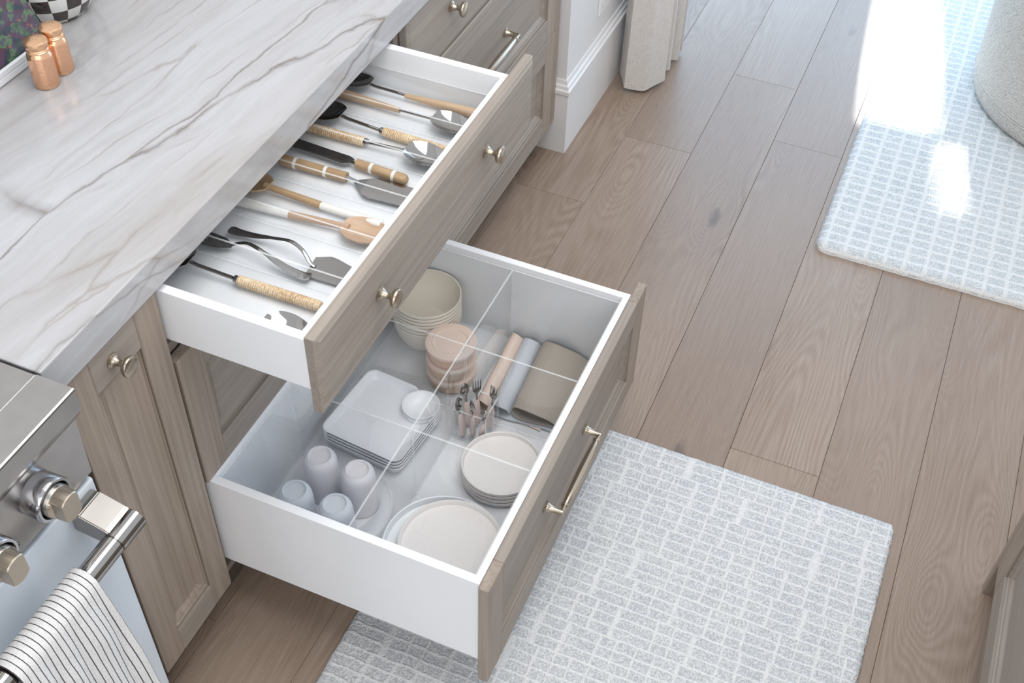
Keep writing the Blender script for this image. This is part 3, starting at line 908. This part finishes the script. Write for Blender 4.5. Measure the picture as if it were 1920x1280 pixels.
pot = thing('checkered_pot', 'black and white checkered enamel pot on the countertop behind the shakers', 'pot', (0.7075, 0.5020, 0.915))
pprof = [(0.050, 0.0), (0.056, 0.003), (0.066, 0.016), (0.076, 0.034), (0.083, 0.052), (0.0865, 0.070), (0.0865, 0.088), (0.083, 0.106), (0.076, 0.122), (0.066, 0.136), (0.056, 0.146), (0.052, 0.150), (0.054, 0.156)]
obj('body', lathe(nb(), pprof, 56, uv=True), 'checkered_enamel', pot, local=True)
obj('base_ring', lathe(nb(), [(0.046, 0.0), (0.0525, 0.0), (0.0535, 0.003), (0.051, 0.0045), (0.046, 0.003), (0.046, 0.0)], 48, cap=False), 'champagne', pot, local=True)
obj('lid', lathe(nb(), [(0.0, 0.155), (0.0545, 0.155), (0.054, 0.159), (0.03, 0.172), (0.008, 0.176), (0.006, 0.182), (0.012, 0.190), (0.0, 0.199)], 40), 'band_white', pot, local=True)

# cookbook leaning on a white stand
bs = thing('book_stand', 'white cookbook stand at the back of the countertop', 'stand', (0.50, 0.46, 0.915))
tilt = math.radians(24)
obj('ledge', box(nb(), 0.36, 0.612, 0.424, 0.475, 0.9165, 0.9290, 0.002, 2), 'page_white', bs)
obj('lip', box(nb(), 0.36, 0.612, 0.4235, 0.4300, 0.9292, 0.9400, 0.0015, 2), 'page_white', bs)
bm = box(nb(), -0.13, 0.13, 0.0, 0.008, 0.0, 0.23, 0.001)
bmesh.ops.transform(bm, matrix=Matrix.Translation((0.4925, 0.4575, 0.9300)) @ Matrix.Rotation(-tilt, 4, 'X'), verts=bm.verts[:])
obj('back_plate', bm, 'page_white', bs)
obj('foot', box(nb(), 0.37, 0.615, 0.46, 0.56, 0.9151, 0.9164), 'page_white', bs)
bk = thing('cookbook', 'cookbook with a dark vegetable photo cover leaning on the white stand', 'book', (0.4925, 0.4330, 0.9296), (-tilt, 0, 0))
obj('cover', box(nb(), -0.118, 0.118, -0.0005, 0.0020, 0.0, 0.255, 0.0006), 'book_cover', bk, local=True)
obj('pages', box(nb(), -0.114, 0.114, 0.0022, 0.0150, 0.003, 0.252), 'page_white', bk, local=True)
obj('back_cover', box(nb(), -0.118, 0.118, 0.0152, 0.0176, 0.0, 0.255, 0.0006), 'book_cover', bk, local=True)

# ------------------------------------------------------------------ acrylic organizers


def sheet(bm, x0, x1, y0, y1, z0, z1):
    """clear sheet: broad faces material 0, narrow polished edges material 1"""
    n0 = set(bm.faces)
    box(bm, x0, x1, y0, y1, z0, z1)
    d = (x1 - x0, y1 - y0, z1 - z0); thin = min(range(3), key=lambda i: abs(d[i]))
    bm.normal_update()
    for f in bm.faces:
        if f in n0: continue
        f.material_index = 0 if abs(f.normal[thin]) > 0.9 else 1
    return bm


AC = ['acrylic', 'acrylic_edge']
# bottom drawer organizer
OX0, OX1, OY0, OY1, OZ0, OZ1 = 0.2615, 0.9590, -0.5065, -0.0245, 0.1855, 0.3870
t_ = 0.0035
og = thing('acrylic_organizer', 'clear acrylic organizer with six compartments in the bottom drawer', 'organizer', (0.61, -0.27, OZ0))
obj('base_sheet', sheet(nb(), OX0, OX1, OY0, OY1, OZ0, OZ0 + 0.002), 'acrylic', og)
for a in ((OX0, OX0 + t_, OY0, OY1), (OX1 - t_, OX1, OY0, OY1), (OX0 + t_, OX1 - t_, OY0, OY0 + t_), (OX0 + t_, OX1 - t_, OY1 - t_, OY1)):
    obj('side_wall', sheet(nb(), *a, OZ0 + 0.002, OZ1), AC, og)
obj('divider', sheet(nb(), OX0 + t_, OX1 - t_, -0.2755, -0.2720, OZ0 + 0.002, OZ1), AC, og)
for x in (0.4965, 0.7255):
    for y0, y1 in ((OY0 + t_, -0.2757), (-0.2718, OY1 - t_)):
        obj('divider', sheet(nb(), x - t_ / 2, x + t_ / 2, y0, y1, OZ0 + 0.002, OZ1 - 0.0005), AC, og)
# top drawer tray
TX0, TX1, TY0, TY1, TZ0, TZ1 = 0.2565, 0.9385, -0.2455, 0.215, 0.7623, 0.8050
ty = thing('acrylic_organizer', 'shallow clear acrylic utensil tray with six lanes in the top drawer', 'organizer', (0.60, 0, TZ0))
obj('base_sheet', sheet(nb(), TX0, TX1, TY0, TY1, TZ0, TZ0 + 0.002), 'acrylic', ty)
for a in ((TX0, TX0 + t_, TY0, TY1), (TX1 - t_, TX1, TY0, TY1), (TX0 + t_, TX1 - t_, TY0, TY0 + t_), (TX0 + t_, TX1 - t_, TY1 - t_, TY1)):
    obj('side_wall', sheet(nb(), *a, TZ0 + 0.002, TZ1), AC, ty)
for x in (0.4085, 0.5100, 0.6205, 0.7270, 0.8340):
    obj('divider', sheet(nb(), x - t_ / 2, x + t_ / 2, TY0 + t_, TY1 - t_, TZ0 + 0.002, TZ1), AC, ty)
UZ = TZ0 + 0.0022

# ------------------------------------------------------------------ utensils (local: axis along +Y, lying on z=0, head towards +Y)


def spoon_head(L, Wd, depth, lift=0.0, neck=0.004, z0=0.004, th=0.0011, nu=18, nv=14, point=0.0):
    """shell of a spoon bowl: y from 0 (neck) to L"""
    bm = nb(); lay = []
    for s in (0, 1):
        g = []
        for i in range(nu + 1):
            u = i / nu; y = L * u
            w = Wd / 2 * math.sin(PI * (0.06 + 0.94 * u) ** (0.80 - point)) ** 0.62 if u < 1 else 0
            w = max(w, neck if u < 0.08 else 0.0006)
            row = []
            for j in range(nv + 1):
                v = -1 + 2 * j / nv
                d = depth * (1 - v * v) * math.sin(PI * min(1, max(0.0, u))) ** 0.7
                row.append(bm.verts.new((w * v, y, z0 + depth - d + lift * (1 - u) ** 2 - s * th)))
            g.append(row)
        lay.append(g)
    for s in (0, 1):
        g = lay[s]
        for i in range(nu):
            for j in range(nv):
                q = (g[i][j], g[i][j + 1], g[i + 1][j + 1], g[i + 1][j]); f = bm.faces.new(q if s else q[::-1]); f.smooth = True
    a, b = lay
    edge = [(i, 0) for i in range(nu + 1)] + [(nu, j) for j in range(1, nv + 1)] + [(i, nv) for i in range(nu - 1, -1, -1)] + [(0, j) for j in range(nv - 1, 0, -1)]
    for k in range(len(edge)):
        i, j = edge[k]; i2, j2 = edge[(k + 1) % len(edge)]
        bm.faces.new((a[i][j], a[i2][j2], b[i2][j2], b[i][j]))
    bmesh.ops.recalc_face_normals(bm, faces=bm.faces[:])
    return bm


def woven(y0, y1, r0, r1, z):
    n = int(abs(y1 - y0) / 0.00095); prof = []
    L = abs(y1 - y0)
    for i in range(n + 1):
        u = i / n; r = r0 + (r1 - r0) * u
        e = min(1.0, min(u, 1 - u) * L / 0.003)
        prof.append((max(0.0005, r * (0.75 + 0.25 * e ** 0.5)), L * u))
    per = 4
    def mod(k, a):
        row = k // per; ph = PI * (row % 2)
        return 0.94 + 0.10 * math.sin(PI * ((k % per) + 0.5) / per) + 0.07 * abs(math.sin(a * 5 + ph / 2))
    T_ = Matrix.Translation((0, y0, z)) @ Matrix.Rotation(-PI / 2 if y1 > y0 else PI / 2, 4, 'X')
    return lathe(nb(), prof, 30, T_, mod=mod)


def rod(y0, y1, r0, r1, z0, z1=None, dome=True, n=20, flatten=1.0):
    z1 = z0 if z1 is None else z1; pts = []; rads = []
    K = 14
    for i in range(K + 1):
        u = i / K; pts.append((0, y0 + (y1 - y0) * u, z0 + (z1 - z0) * u)); rads.append(r0 + (r1 - r0) * u)
    if dome:
        s = 1 if y1 > y0 else -1
        ends = []
        for c in (0.25, 0.5, 0.75, 0.93, 0.995): ends.append((pts[-1][0], y1 + s * r1 * c * 0.9, z1))
        pts += ends; rads += [r1 * math.sqrt(max(0.002, 1 - c * c)) for c in (0.25, 0.5, 0.75, 0.93, 0.995)]
    return tube(nb(), pts, None, n, flat=[(r, r * flatten) for r in rads])


def utensil(name, label, cat, x, y, dirn, dx=0.0):
    """dirn=+1: head towards the cabinet (+Y), -1: head towards the drawer front"""
    rz = (0 if dirn > 0 else PI) + dx
    return thing(name, label, cat, (x, y, UZ), (0, 0, rz), 'utensils in the top drawer')


# beech-handled pair (farthest lane)
def beech_spoon(x, y, dirn, label, dx=0, wid=0.056):
    t = utensil('serving_spoon', label, 'spoon', x, y, dirn, dx)
    obj('spoon_bowl', spoon_head(0.082, wid, 0.012, 0.006), 'polished_steel', t, True)
    obj('stem', tube(nb(), [(0, 0.004, 0.0155), (0, -0.010, 0.013), (0, -0.070, 0.011)], [0.0032, 0.0030, 0.0030]), 'polished_steel', t, True)
    obj('handle', rod(-0.068, -0.215, 0.0048, 0.0098, 0.0098, 0.0100), 'beech', t, True)
    return t


beech_spoon(0.9120, -0.002, 1, 'tapered beech-handled serving spoon nearest the far drawer side, handle towards the front', 0.02, 0.044)
beech_spoon(0.8655, -0.150, -1, 'beech-handled serving spoon with its steel bowl towards the drawer front', -0.03)


def cane_spoon(x, y, dirn, label, wid=0.060, dx=0):
    t = utensil('serving_spoon', label, 'spoon', x, y, dirn, dx)
    obj('spoon_bowl', spoon_head(0.085, wid, 0.014, 0.006), 'polished_steel', t, True)
    obj('stem', tube(nb(), [(0, 0.004, 0.0175), (0, -0.010, 0.0145), (0, -0.074, 0.0110)], [0.0034, 0.0032, 0.0032]), 'polished_steel', t, True)
    obj('ferrule', lathe(nb(), [(0, 0), (0.0045, 0), (0.0064, 0.002), (0.0066, 0.005), (0.0064, 0.008), (0, 0.0085)], 20, Matrix.Translation((0, -0.0735, 0.0105)) @ RXF), 'polished_steel', t, True)
    obj('handle', woven(-0.081, -0.224, 0.0080, 0.0082, 0.0100), 'woven_cane', t, True)
    return t


cane_spoon(0.8005, -0.004, 1, 'cane-wrapped ladle spoon in the lane beside the beech spoons, bowl under the counter', dx=-0.03)
cane_spoon(0.7600, -0.150, -1, 'cane-wrapped serving spoon whose bowl lies beside the cake knife handle', dx=0.025)
cane_spoon(0.3665, 0.020, 1, 'cane-wrapped ladle with handle fully visible in the nearest lane', dx=0.01)
cane_spoon(0.3005, -0.148, -1, 'cane-wrapped spoon half hidden behind the near drawer side', dx=0.0)

# cake knife and cake server with banded wooden handles


def banded(t, y0, y1, r):
    s = 1 if y1 > y0 else -1
    h = obj('handle', rod(y0, y1, r * 0.86, r, r * 1.02), 'mango_wood', t, True)
    L = y1 - y0
    for u in (0.30, 0.78):
        rr = (r * 0.86 + (r - r * 0.86) * u) + 0.0004
        obj('band', tube(nb(), [(0, y0 + L * u, r * 1.02), (0, y0 + L * u + s * 0.0055, r * 1.02)], rr, 24), 'band_white', h, True)


kn_ = utensil('cake_knife', 'cake knife with banded mango wood handle and dark blade', 'knife', 0.6985, -0.083, 1, -0.055)
bm = nb(); poly = [(-0.006, 0.010), (0.009, 0.006), (0.0125, 0.018), (0.0130, 0.19), (0.004, 0.215), (-0.010, 0.195), (-0.0115, 0.020)]
prism(bm, poly, 0.0085, 0.0102, None, 0.0003); obj('blade', bm, 'polished_steel', kn_, True)
obj('neck', tube(nb(), [(0, 0.014, 0.0095), (0, -0.004, 0.0095)], [0.0035, 0.0045]), 'polished_steel', kn_, True)
banded(kn_, -0.003, -0.094, 0.0098)
cs_ = utensil('cake_server', 'cake server with banded mango wood handle and broad steel blade', 'cake server', 0.6580, -0.092, -1, 0.03)
bm = nb(); poly = [(-0.004, 0.012), (0.004, 0.012), (0.010, 0.020), (0.027, 0.038), (0.0305, 0.050), (0.0265, 0.148), (0.018, 0.152), (-0.018, 0.152), (-0.0215, 0.148), (-0.0235, 0.050), (-0.020, 0.038), (-0.009, 0.020)]
prism(bm, [(x, y) for x, y in poly], 0.0052, 0.0066, None, 0.0003); obj('blade', bm, 'polished_steel', cs_, True)
obj('neck', tube(nb(), [(0, 0.020, 0.0062), (0, 0.008, 0.0085), (0, -0.004, 0.0098)], [0.003, 0.0032, 0.0042]), 'polished_steel', cs_, True)
banded(cs_, -0.003, -0.122, 0.0102)

# white-dipped wooden spoons


def dipped(x, y, dirn, label, dx, ws, wl, L1, mat):
    t = utensil('wooden_spoon', label, 'spoon', x, y, dirn, dx)
    bm = spoon_head(wl, ws, 0.011, 0.003, 0.0055, 0.0035, 0.0030); obj('spoon_bowl', bm, mat, t, True)
    obj('shaft', rod(0.010, -L1, 0.0060, 0.0070, 0.0125, 0.0085, False, flatten=0.85), mat, t, True)
    obj('dipped_handle', rod(-L1, -L1 - 0.108, 0.0071, 0.0082, 0.0085, 0.0085, True, flatten=0.85), 'band_white', t, True)


dipped(0.5795, 0.012, 1, 'wooden spoon with white dipped handle pointing to the drawer front', -0.02, 0.052, 0.085, 0.098, 'mango_wood')
dipped(0.5430, -0.146, -1, 'wooden spoon with oval olive wood bowl lying at the drawer front', 0.07, 0.060, 0.088, 0.096, 'olive_wood')

# polished steel server and fork with waved flat handles
sv = thing('pie_server', 'polished steel pie server with curved flat handle in the steel lane', 'cake server', (0.452, -0.142, UZ), (0, 0, PI + 0.0), 'utensils in the top drawer')
c = [(-0.012, -0.158, .010), (-0.012, -0.140, .009), (-0.014, -0.110, .011), (-0.016, -0.075, .017), (-0.014, -0.045, .023), (-0.006, -0.020, .020), (0.003, -0.004, .010), (0.004, 0.006, .005)]
p = smooth_path(c, 5); n = len(p)
fw = [(0.0035 + 0.0062 * max(0, 1 - k / n * 2.6) ** 0.7 if k > 1 else 0.006 + 0.002 * k, 0.0013) for k in range(n)]
obj('handle', tube(nb(), p, None, 14, flat=fw), 'polished_steel', sv, True)
bm = nb(); prism(bm, [(-0.016, -0.004), (0.022, 0.000), (0.0285, 0.010), (0.026, 0.075), (-0.012, 0.088), (-0.026, 0.030), (-0.027, 0.018)], 0.0030, 0.0044, None, 0.0003)
obj('blade', bm, 'polished_steel', sv, True)
fk = thing('serving_fork', 'polished steel serving fork with curved flat handle in the steel lane', 'fork', (0.4320, -0.010, UZ), (0, 0, 0), 'utensils in the top drawer')
c = [(-0.0115, -0.146, .009), (-0.0125, -0.130, .007), (-0.0105, -0.100, .011), (-0.003, -0.060, .020), (0.003, -0.030, .022), (0.003, -0.010, .016), (-0.002, 0.004, .010)]
p = smooth_path(c, 5); n = len(p)
fw = [(0.0036 + 0.0068 * max(0, 1 - k / n * 2.2) ** 0.6 if k > 1 else 0.0065 + 0.002 * k, 0.0014) for k in range(n)]
obj('handle', tube(nb(), p, None, 14, flat=fw), 'polished_steel', fk, True)
bm = nb(); prism(bm, [(-0.006, 0.0), (0.002, 0.0), (0.012, 0.018), (0.014, 0.045), (-0.017, 0.045), (-0.015, 0.020)], 0.006, 0.0076, Matrix.Translation((0, 0, 0.002)), 0.0003)
for i in range(4): prism(bm, [(-0.0165 + i * .0084, 0.045), (-0.0115 + i * .0084, 0.045), (-0.0125 + i * .0084, 0.095), (-0.0150 + i * .0084, 0.095)], 0.008, 0.0096)
obj('fork_head', bm, 'polished_steel', fk, True)

# ------------------------------------------------------------------ tableware in the bottom drawer
DZ = OZ0 + 0.0022


def lathe_thing(o, name, prof, mat, n=48, mod=None):
    return obj(name, lathe(nb(), prof, n, mod=mod), mat, o, True)


CUP = [(0.0, 0.100), (0.0, 0.100), (0.0195, 0.100), (0.0200, 0.1035), (0.0208, 0.1052), (0.0222, 0.1052), (0.0232, 0.1035), (0.0262, 0.1010), (0.0290, 0.0965), (0.0308, 0.0900), (0.0318, 0.080), (0.0330, 0.045), (0.0345, 0.001), (0.0342, 0.0), (0.0328, 0.0), (0.0312, 0.045), (0.0298, 0.082), (0.0270, 0.0930), (0.0, 0.0965)]
for x, y, m_, lab in ((0.4400, -0.1095, 'cup_grey', 'pale grey upturned tumbler standing away from the long acrylic divider'),
                      (0.4400, -0.1885, 'cup_grey', 'pale grey upturned tumbler close against the long acrylic divider'),
                      (0.3525, -0.1075, 'cup_blue', 'blue-grey upturned tumbler on the cabinet side, leftmost of the four'),
                      (0.3555, -0.1885, 'cup_blue', 'blue-grey upturned tumbler lowest of the four, between drawer side and long divider')):
    tm = thing('tumbler', lab, 'cup', (x, y, DZ), group='upturned tumblers in the bottom drawer')
    obj('cup_wall', lathe(nb(), CUP[1:], 44), m_, tm, True)
    obj('foot_mark', lathe(nb(), [(0.0, 0.1001), (0.017, 0.1001), (0.017, 0.1004), (0.0155, 0.1004), (0.0155, 0.1002), (0.0, 0.1002)], 32), m_, tm, True)

# stacked bowls
BO = [(0.0, 0.0), (0.034, 0.0), (0.036, 0.0015), (0.040, 0.006), (0.0560, 0.022), (0.0655, 0.042), (0.0692, 0.062), (0.0700, 0.0735), (0.0702, 0.0760), (0.0728, 0.0768), (0.0733, 0.0800), (0.0724, 0.0826), (0.0704, 0.0815), (0.0688, 0.0640), (0.0640, 0.043), (0.0545, 0.024), (0.038, 0.0085), (0.0, 0.0060)]
pos = ['lowest', 'second lowest', 'third lowest', 'middle', 'third from the top', 'second from the top', 'topmost']
for k in range(7):
    b_ = tag(obj('bowl', lathe(nb(), BO, 56, mod=lambda q, a: 1 + (0.006 * abs(math.sin(a * 36)) if 2 < q < 7 else 0)), 'bowl_cream', None, True), 'cream ribbed bowl, %s of the nested stack in the bottom drawer' % pos[k], 'bowl', 'nested cream bowls')
    b_.location = (0.8815, -0.1130, DZ + 0.0092 * k)

# peach lidded containers
for k in range(3):
    ct_ = thing('food_container', 'round peach lidded container, %s of the stack of three beside the bowls' % ('bottom', 'middle', 'top')[k], 'container', (0.8010, -0.2075, DZ + 0.0372 * k), group='peach lidded containers')
    obj('tub', lathe(nb(), [(0.0, 0.0), (0.043, 0.0), (0.0455, 0.002), (0.0495, 0.028), (0.0500, 0.0300), (0.0488, 0.0300), (0.0440, 0.0035), (0.0, 0.0020)], 48), 'peach_plastic', ct_, True)
    obj('lid', lathe(nb(), [(0.0, 0.0325), (0.0340, 0.0325), (0.0355, 0.0345), (0.0385, 0.0352), (0.0400, 0.0340), (0.0500, 0.0352), (0.0524, 0.0340), (0.0528, 0.0285), (0.0510, 0.0280), (0.0506, 0.0320), (0.0, 0.0310)], 48), 'lid_plastic', ct_, True)

# rectangular divided plates with a dip cup


def rrect(w, h, r, n=8, rb=None):
    """rounded rectangle; the (+x, -y) corner may take its own radius rb"""
    rb = rb or r; out = []
    for cx, cy, a0, q in ((w / 2 - r, h / 2 - r, 0, r), (-w / 2 + r, h / 2 - r, 90, r), (-w / 2 + r, -h / 2 + r, 180, r), (w / 2 - rb, -h / 2 + rb, 270, rb)):
        for i in range(n + 1):
            a = math.radians(a0 + 90 * i / n); out.append((cx + q * math.cos(a), cy + q * math.sin(a)))
    return out


DW, DH, DR = 0.186, 0.180, 0.0385
DCX, DCY = DW / 2 - DR, -DH / 2 + DR


def dip_plate():
    bm = nb(); loops = []
    P_ = rrect(DW, DH, 0.019, 8, DR)
    P_ = P_ + [(DW / 2 - 0.0005, DCY + 0.004), (DW / 2 - 0.007, DCY + 0.017), (DW / 2 - 0.007, DCY + 0.024), (DW / 2 - 0.0005, DCY + 0.036)]
    n = len(P_)
    for k, z in ((0.86, 0.0), (0.92, 0.002), (0.975, 0.017), (1.0, 0.0200), (1.0, 0.0215), (0.972, 0.0215), (0.935, 0.0085), (0.895, 0.0045)):
        loops.append([bm.verts.new((x * k, y * k, z)) for x, y in P_])
    for a, b in zip(loops, loops[1:]):
        for i in range(n):
            j = (i + 1) % n; f = bm.faces.new((a[i], a[j], b[j], b[i])); f.smooth = True
    bm.faces.new(loops[-1]); bm.faces.new(list(reversed(loops[0])))
    bmesh.ops.recalc_face_normals(bm, faces=bm.faces[:])
    return bm


def dip_cup():
    return lathe(nb(), [(0.0, 0.0), (0.026, 0.0), (0.030, 0.002), (0.0360, 0.018), (0.0378, 0.0225), (0.0378, 0.0240), (0.0352, 0.0238), (0.0310, 0.0150), (0.020, 0.0080), (0.0, 0.0060)], 40, Matrix.Translation((DCX, DCY, 0)))


for k in range(4):
    rp = thing('divided_plate', 'white rectangular plate with dip cup, %s of the stack of four' % ('lowest', 'second lowest', 'second highest', 'topmost')[k], 'plate', (0.6195, -0.1465, DZ + 0.0092 * k), (0, 0, math.radians(-5.0)), 'rectangular plates with dip cups')
    obj('plate_body', dip_plate(), 'melamine_white', rp, True)
    obj('dip_cup', dip_cup(), 'melamine_white', rp, True)


def plate_prof(r, h, rim, t=0.0030):
    return [(0.0, 0.0), (r * 0.74, 0.0), (r * 0.82, 0.0012), (r - rim * 0.2, h * 0.55), (r - 0.0008, h - 0.001), (r, h), (r - 0.0012, h + 0.0006), (r - 0.0030, h - 0.0005), (r - rim - t * 0.4, t + 0.0035), (r - rim - 0.010, t + 0.0008), (0.0, t)]


# large dinner plates: two bluish, one speckled on top, slightly shifted
for k in range(4):
    p_ = tag(obj('dinner_plate', lathe(nb(), plate_prof(0.1085, 0.019, 0.006), 72), 'plate_blue', None, True), ('pale blue-white dinner plate, %s of the stack in the front corner' % ('lowest', 'second lowest', 'third lowest', 'highest blue-white'   )[k]), 'plate', 'large plates in the bottom drawer')
    p_.location = (0.3840, -0.3855, DZ + 0.0125 * k)
p_ = tag(obj('dinner_plate', lathe(nb(), plate_prof(0.0940, 0.0150, 0.005), 72), 'speckled_sand', None, True), 'speckled sand plate lying on the blue-white dinner plates', 'plate', 'large plates in the bottom drawer')
p_.location = (0.3890, -0.3990, DZ + 0.0125 * 4)
for k in range(4):
    p_ = tag(obj('side_plate', lathe(nb(), plate_prof(0.0772, 0.0150, 0.004), 60), 'speckled_rose' if k < 3 else 'speckled_sand', None, True), 'speckled side plate, %s of the stack of four beside the cutlery holder' % ('lowest', 'second lowest', 'second highest', 'topmost')[k], 'plate', 'side plates in the bottom drawer')
    p_.location = (0.6060, -0.4040, DZ + 0.0100 * k)

# cutlery holder and cutlery
HX0, HX1, HY0, HY1, HZ1 = 0.6565, 0.7225, -0.3475, -0.2785, DZ + 0.0860
ch = thing('cutlery_holder', 'small clear acrylic box holding children cutlery', 'holder', (0.69, -0.313, DZ))
obj('base_sheet', sheet(nb(), HX0, HX1, HY0, HY1, DZ, DZ + 0.003), 'acrylic', ch)
for a in ((HX0, HX0 + .003, HY0, HY1), (HX1 - .003, HX1, HY0, HY1), (HX0 + .003, HX1 - .003, HY0, HY0 + .003), (HX0 + .003, HX1 - .003, HY1 - .003, HY1)):
    obj('side_wall', sheet(nb(), *a, DZ + 0.003, HZ1), AC, ch)


def small_cutlery(kind, x, y, lean, az, spin, label, hmat='cutlery_pink'):
    t = thing('small_' + kind, label, kind, (x, y, DZ + 0.0045), None, 'cutlery in the clear holder')
    q = Matrix.Rotation(az, 4, 'Z') @ Matrix.Rotation(lean, 4, 'Y') @ Matrix.Rotation(spin, 4, 'Z')
    t.rotation_euler = q.to_euler()
    pts = [(0, 0, 0.001), (0, 0, 0.004), (0, 0, 0.018), (0, 0, 0.045), (0, 0, 0.066), (0, 0, 0.071)]
    obj('handle', tube(nb(), pts, None, 16, flat=[(0.0040, 0.0028), (0.0074, 0.0046), (0.0096, 0.0056), (0.0080, 0.0048), (0.0060, 0.0038), (0.0034, 0.0024)]), hmat, t, True)
    bm = tube(nb(), [(0, 0, 0.068), (0, 0, 0.080), (0, 0.0006, 0.092)], [0.0022, 0.0020, 0.0024], 10)
    if kind == 'fork':
        R_x = Matrix(((1, 0, 0, 0), (0, 0, 1, 0), (0, 1, 0, 0), (0, 0, 0, 1)))
        prism(bm, [(-0.0024, 0.088), (0.0024, 0.088), (0.0088, 0.0965), (0.0092, 0.102), (-0.0092, 0.102), (-0.0088, 0.0965)], -0.0006, 0.0008, R_x)
        for i in range(4):
            xx = -0.0081 + i * 0.0054; prism(bm, [(xx - 0.0012, 0.1015), (xx + 0.0012, 0.1015), (xx + 0.0006, 0.122), (xx - 0.0006, 0.122)], -0.0006, 0.0008, R_x)
        obj('fork_head', bm, 'polished_steel', t, True)
    else:
        obj('stem', bm, 'polished_steel', t, True)
        b2 = spoon_head(0.034, 0.0225, 0.005, 0, 0.0024, 0.0, 0.0009, 12, 10)
        bmesh.ops.transform(b2, matrix=Matrix.Translation((0, 0.003, 0.089)) @ Matrix.Rotation(PI / 2, 4, 'X'), verts=b2.verts[:])
        obj('spoon_bowl', b2, 'polished_steel', t, True)


E_ = math.radians
small_cutlery('fork', 0.7030, -0.3080, E_(4), E_(20), E_(-60), 'dark shadowed fork standing highest in the clear holder')
small_cutlery('fork', 0.7020, -0.3290, E_(9), E_(-60), E_(-20), 'middle fork in the clear holder, turned edge on')
small_cutlery('fork', 0.7020, -0.3370, E_(4), E_(-40), E_(-75), 'fork in the clear holder nearest the drawer front')
small_cutlery('spoon', 0.6680, -0.2960, E_(7), E_(150), E_(-160), 'spoon facing the near side at the front left corner of the clear holder')
small_cutlery('spoon', 0.6760, -0.3120, E_(9), E_(200), E_(-150), 'spoon in the middle of the clear holder with twisted bowl')
small_cutlery('spoon', 0.6730, -0.3330, E_(14), E_(215), E_(-230), 'spoon leaning low over the front right corner of the clear holder')
small_cutlery('spoon', 0.6960, -0.2930, E_(3), E_(120), E_(30), 'spoon standing at the back of the clear holder, seen edge on')

# rolled silicone placemats


def folded_mat(ctrl, x0, x1, th, mat, name, label, skew=0.0):
    """sheet folded on itself: ctrl = section (y,z), extruded along X"""
    p = smooth_path(ctrl, 6); n = len(p); bm = nb(); L = []
    nx = 10
    for side in (1, -1):
        g = []
        for k in range(nx + 1):
            u = k / nx; x = x0 + (x1 - x0) * u; row = []
            for i in range(n):
                a = Vector(p[max(i - 1, 0)]); b = Vector(p[min(i + 1, n - 1)]); d = (b - a).normalized(); nn = Vector((-d.y, d.x))
                q = Vector(p[i]) + nn * side * th / 2
                row.append(bm.verts.new((x + 0.004 * math.sin(i * 0.3), q.x + skew * (u - 0.5), max(q.y, DZ + 0.0003))))
            g.append(row)
        L.append(g)
    for s, g in enumerate(L):
        for k in range(nx):
            for i in range(n - 1):
                f = bm.faces.new((g[k][i], g[k][i + 1], g[k + 1][i + 1], g[k + 1][i])); f.smooth = True
    a, b = L
    for k in range(nx):
        for i in (0, n - 1): bm.faces.new((a[k][i], a[k + 1][i], b[k + 1][i], b[k][i]))
    for k in (0, nx):
        for i in range(n - 1): bm.faces.new((a[k][i], a[k][i + 1], b[k][i + 1], b[k][i]))
    bmesh.ops.recalc_face_normals(bm, faces=bm.faces[:])
    return tag(obj(name, bm, mat, None), label, 'placemat', 'folded placemats')


z0 = DZ
folded_mat([(-0.492, z0 + .0065), (-0.455, z0 + .008), (-0.405, z0 + .0085), (-0.368, z0 + .0095), (-0.3555, z0 + .020), (-0.3660, z0 + .034), (-0.392, z0 + .040), (-0.425, z0 + .031), (-0.455, z0 + .016), (-0.478, z0 + .0105), (-0.496, z0 + .0110)], 0.752, 0.948, 0.0018, 'mat_taupe', 'placemat', 'taupe silicone placemat folded over beside the drawer front', 0.012)
folded_mat([(-0.475, z0 + .003), (-0.430, z0 + .0035), (-0.370, z0 + .0035), (-0.330, z0 + .0045), (-0.3150, z0 + .012), (-0.3160, z0 + .026), (-0.330, z0 + .034), (-0.3455, z0 + .027), (-0.3525, z0 + .0130)], 0.745, 0.946, 0.0016, 'mat_blue', 'placemat', 'pale blue-grey silicone placemat folded between the taupe and peach ones', 0.013)
folded_mat([(-0.4245, z0 + .0013), (-0.3745, z0 + .0013), (-0.3195, z0 + .0016), (-0.2925, z0 + .006), (-0.2835, z0 + .018), (-0.2885, z0 + .031), (-0.3010, z0 + .034), (-0.3105, z0 + .024), (-0.3140, z0 + .012)], 0.742, 0.946, 0.0014, 'mat_peach', 'placemat', 'peach silicone placemat rolled along the long divider', 0.010)
